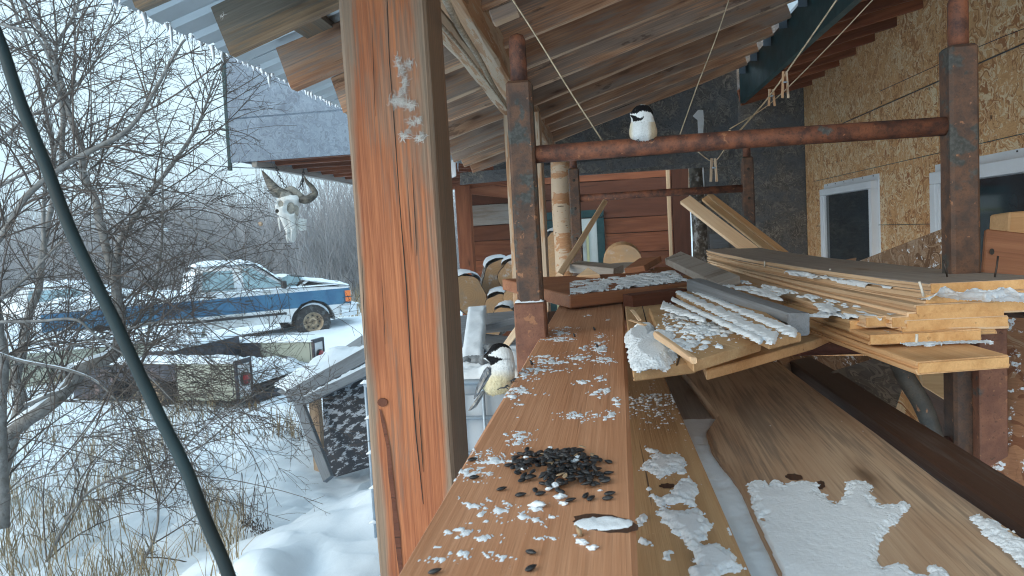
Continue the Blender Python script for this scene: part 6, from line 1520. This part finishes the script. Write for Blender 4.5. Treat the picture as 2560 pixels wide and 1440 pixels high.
peg(1962, 212, 1.84, 66, 'upper wooden peg on the twine under the green beam'); peg(1928, 244, 1.92, 42, 'lower smaller peg on the twine'); peg(1783, 425, 1.74, 58, 'peg hanging below the rail on its twine loop')
cord('rope', [P(1106, -20, 1.55), P(1150, 70, 1.8), P(1200, 150, 2.3), P(1240, 225, 2.9), P(1280, 288, 3.6)], .0085, 'grey_rope', 'grey braided rope slung beneath the peeled beam', 'rope')
cord('rope', [P(1100, 60, 1.8), P(1160, 130, 2.1), P(1225, 215, 2.7), P(1278, 288, 3.5)], .005, 'grey_rope', 'thin rope beside the braided one', 'rope')
cord('wire', [P(2590, 60, 2.2), P(2440, 120, 2.25), P(2200, 228, 2.9)], .0012, 'black_metal', 'thin black wire along the chipboard wall', 'wire', 3)
cord('clothesline', [P(365, 385, 6.2), P(500, 410, 6.5), P(620, 420, 6.7), P(690, 418, 6.9)], .004, 'black_metal', 'thin line from the tree to the loft corner', 'line', 3)
# white paint drips and frayed tape on the dark wall
slab('paint_drip', [P(1745, 275, 5.6), P(1758, 275, 5.6), P(1760, 300, 5.6), P(1757, 345, 5.6), P(1746, 345, 5.6), P(1744, 300, 5.6), P(1732, 290, 5.6)], .004, 'white_paint', None, label='white drip of foam on the dark post under the green beam', cat='foam drip', bev=0)
# ================================================================== wisps of insulation stuck to the post
FY = YP+.001
def tuft(px, py, n, rx, ry, label, core=.5):
    R.seed(int(px*7+py)); t = TB(); n = int(n*.55); rx *= 1.25; ry *= 1.3
    for k in range(n):                         # loose curling fibres that lie along the wood
        x, y = px+R.gauss(0, rx*.4), py+R.gauss(0, ry*.4); p = ony(x, y, FY-.0006-R.random()*.002); pts = [p]; a = R.gauss(.5 if n % 2 else -.3, 1.1); c = R.uniform(-.9, .9)
        for i in range(6): a += c*.6+R.uniform(-.4, .4); q = pts[-1]+V((math.cos(a), R.uniform(-.25, .2), math.sin(a)))*R.uniform(.0012, .0030); q.y = min(q.y, FY-.0004); pts.append(q)
        t.tube(pts, [.0004, .0005, .0006, .0005, .0005, .0003, .0002], 3, cap=False)
    return t.link('fibre_tuft', 'fluff', smooth=False, label=label, kind='stuff')
pathA = [(992, 150), (998, 165), (1004, 178), (1008, 195), (1011, 212), (1006, 228), (1000, 240)]
for i, (a, b) in enumerate(pathA): tuft(a, b, 45, 7, 9, 'pale fibre wisp trailing down the thick post')
tuft(1022, 160, 60, 14, 7, 'pale fibre wisp beside the trail on the post'); tuft(998, 255, 190, 24, 9, 'thickest fibre clump on the post'); tuft(985, 247, 60, 8, 10, 'fibre clump at the left of the thickest'); tuft(1024, 262, 120, 13, 7, 'fibre clump at the right of the thickest')
tuft(1030, 305, 80, 14, 5, 'fibre wisp below the thickest clump'); tuft(1044, 298, 50, 8, 5, 'fibre wisp at its right'); tuft(1008, 342, 90, 11, 6, 'lowest left fibre clump'); tuft(1018, 330, 30, 5, 10, 'fibre strand rising from it'); tuft(1045, 346, 80, 12, 5, 'lowest right fibre clump'); tuft(1052, 338, 40, 5, 7, 'fibre strand rising from the right clump')
tuft(552, 44, 10, 10, 6, 'cobweb wisp on the rafter end')
# long drying crack and knot on the post face
ck = [(968, 0), (973, 150), (982, 260), (993, 420), (1003, 560), (1016, 720), (1026, 900), (1040, 1090), (1058, 1260)]
t = TB(); t.tube([ony(x, y, YP+.0008) for x, y in ck], [.0007, .0009, .0008, .0010, .0009, .0012, .0011, .0012, .0006], 5); t.link('drying_crack', 'hole_dark', porch)
kn = [ony(956+13*math.cos(a), 1006+11*math.sin(a), YP-.0012) for a in [i*.45 for i in range(14)]]
slab('knot', kn, .002, 'dark_red_wood', porch, bev=.0005, up=(0, -1, 0))

t = TB(); st_ = [(951, 1022), (960, 1060), (972, 1120), (978, 1190), (986, 1260), (994, 1330), (1000, 1400), (1006, 1450)]
vs, fs = [], []
for i, (x, y) in enumerate(st_):
    w = [3, 6, 5, 7, 6, 9, 7, 5][i]; a, b = ony(x-w, y, YP-.0006), ony(x+w*.7, y+3, YP-.0006); vs += [a, b]
for i in range(len(st_)-1): fs.append((2*i, 2*i+1, 2*i+3, 2*i+2))
link('resin_streak', mesh('resin_streak', [v-vs[0] for v in vs], fs), 'dark_red_wood', porch, Matrix.Translation(vs[0]))
for L in ([(1085, 20), (1090, 300), (1100, 620)], [(1108, 700), (1118, 900), (1128, 1100)]): pass
for (L, w) in (([(905, 640), (909, 760), (914, 900)], .0006), ([(1045, 980), (1052, 1090), (1058, 1180)], .0008), ([(930, 60), (934, 180), (938, 290)], .0005), ([(1030, 420), (1038, 560), (1042, 640)], .0006), ([(955, 700), (960, 800), (963, 860)], .0005)):
    q = smoothpath([ony(x, y, YP-.0002) for x, y in L], 3); t = TB(); t.tube(q, [w*(.3+math.sin(math.pi*(i+.2)/(len(q)))) for i in range(len(q))], 4); t.link('drying_crack', 'hole_dark', porch)

# ================================================================== cold hazy air
hz = bpy.data.materials.new('haze_air'); hz.use_nodes = True; ht_ = hz.node_tree; ht_.nodes.clear()
ho = ht_.nodes.new('ShaderNodeOutputMaterial'); hv = ht_.nodes.new('ShaderNodeVolumePrincipled'); hv.inputs['Color'].default_value = (.86, .93, 1, 1); hv.inputs['Density'].default_value = .004
ht_.links.new(hv.outputs[0], ho.inputs['Volume']); MATS['haze_air'] = hz
box('haze', Matrix.Translation((0, 60, 3.2)), (320, 200, 15), 'haze_air', None, 0, kind='stuff')
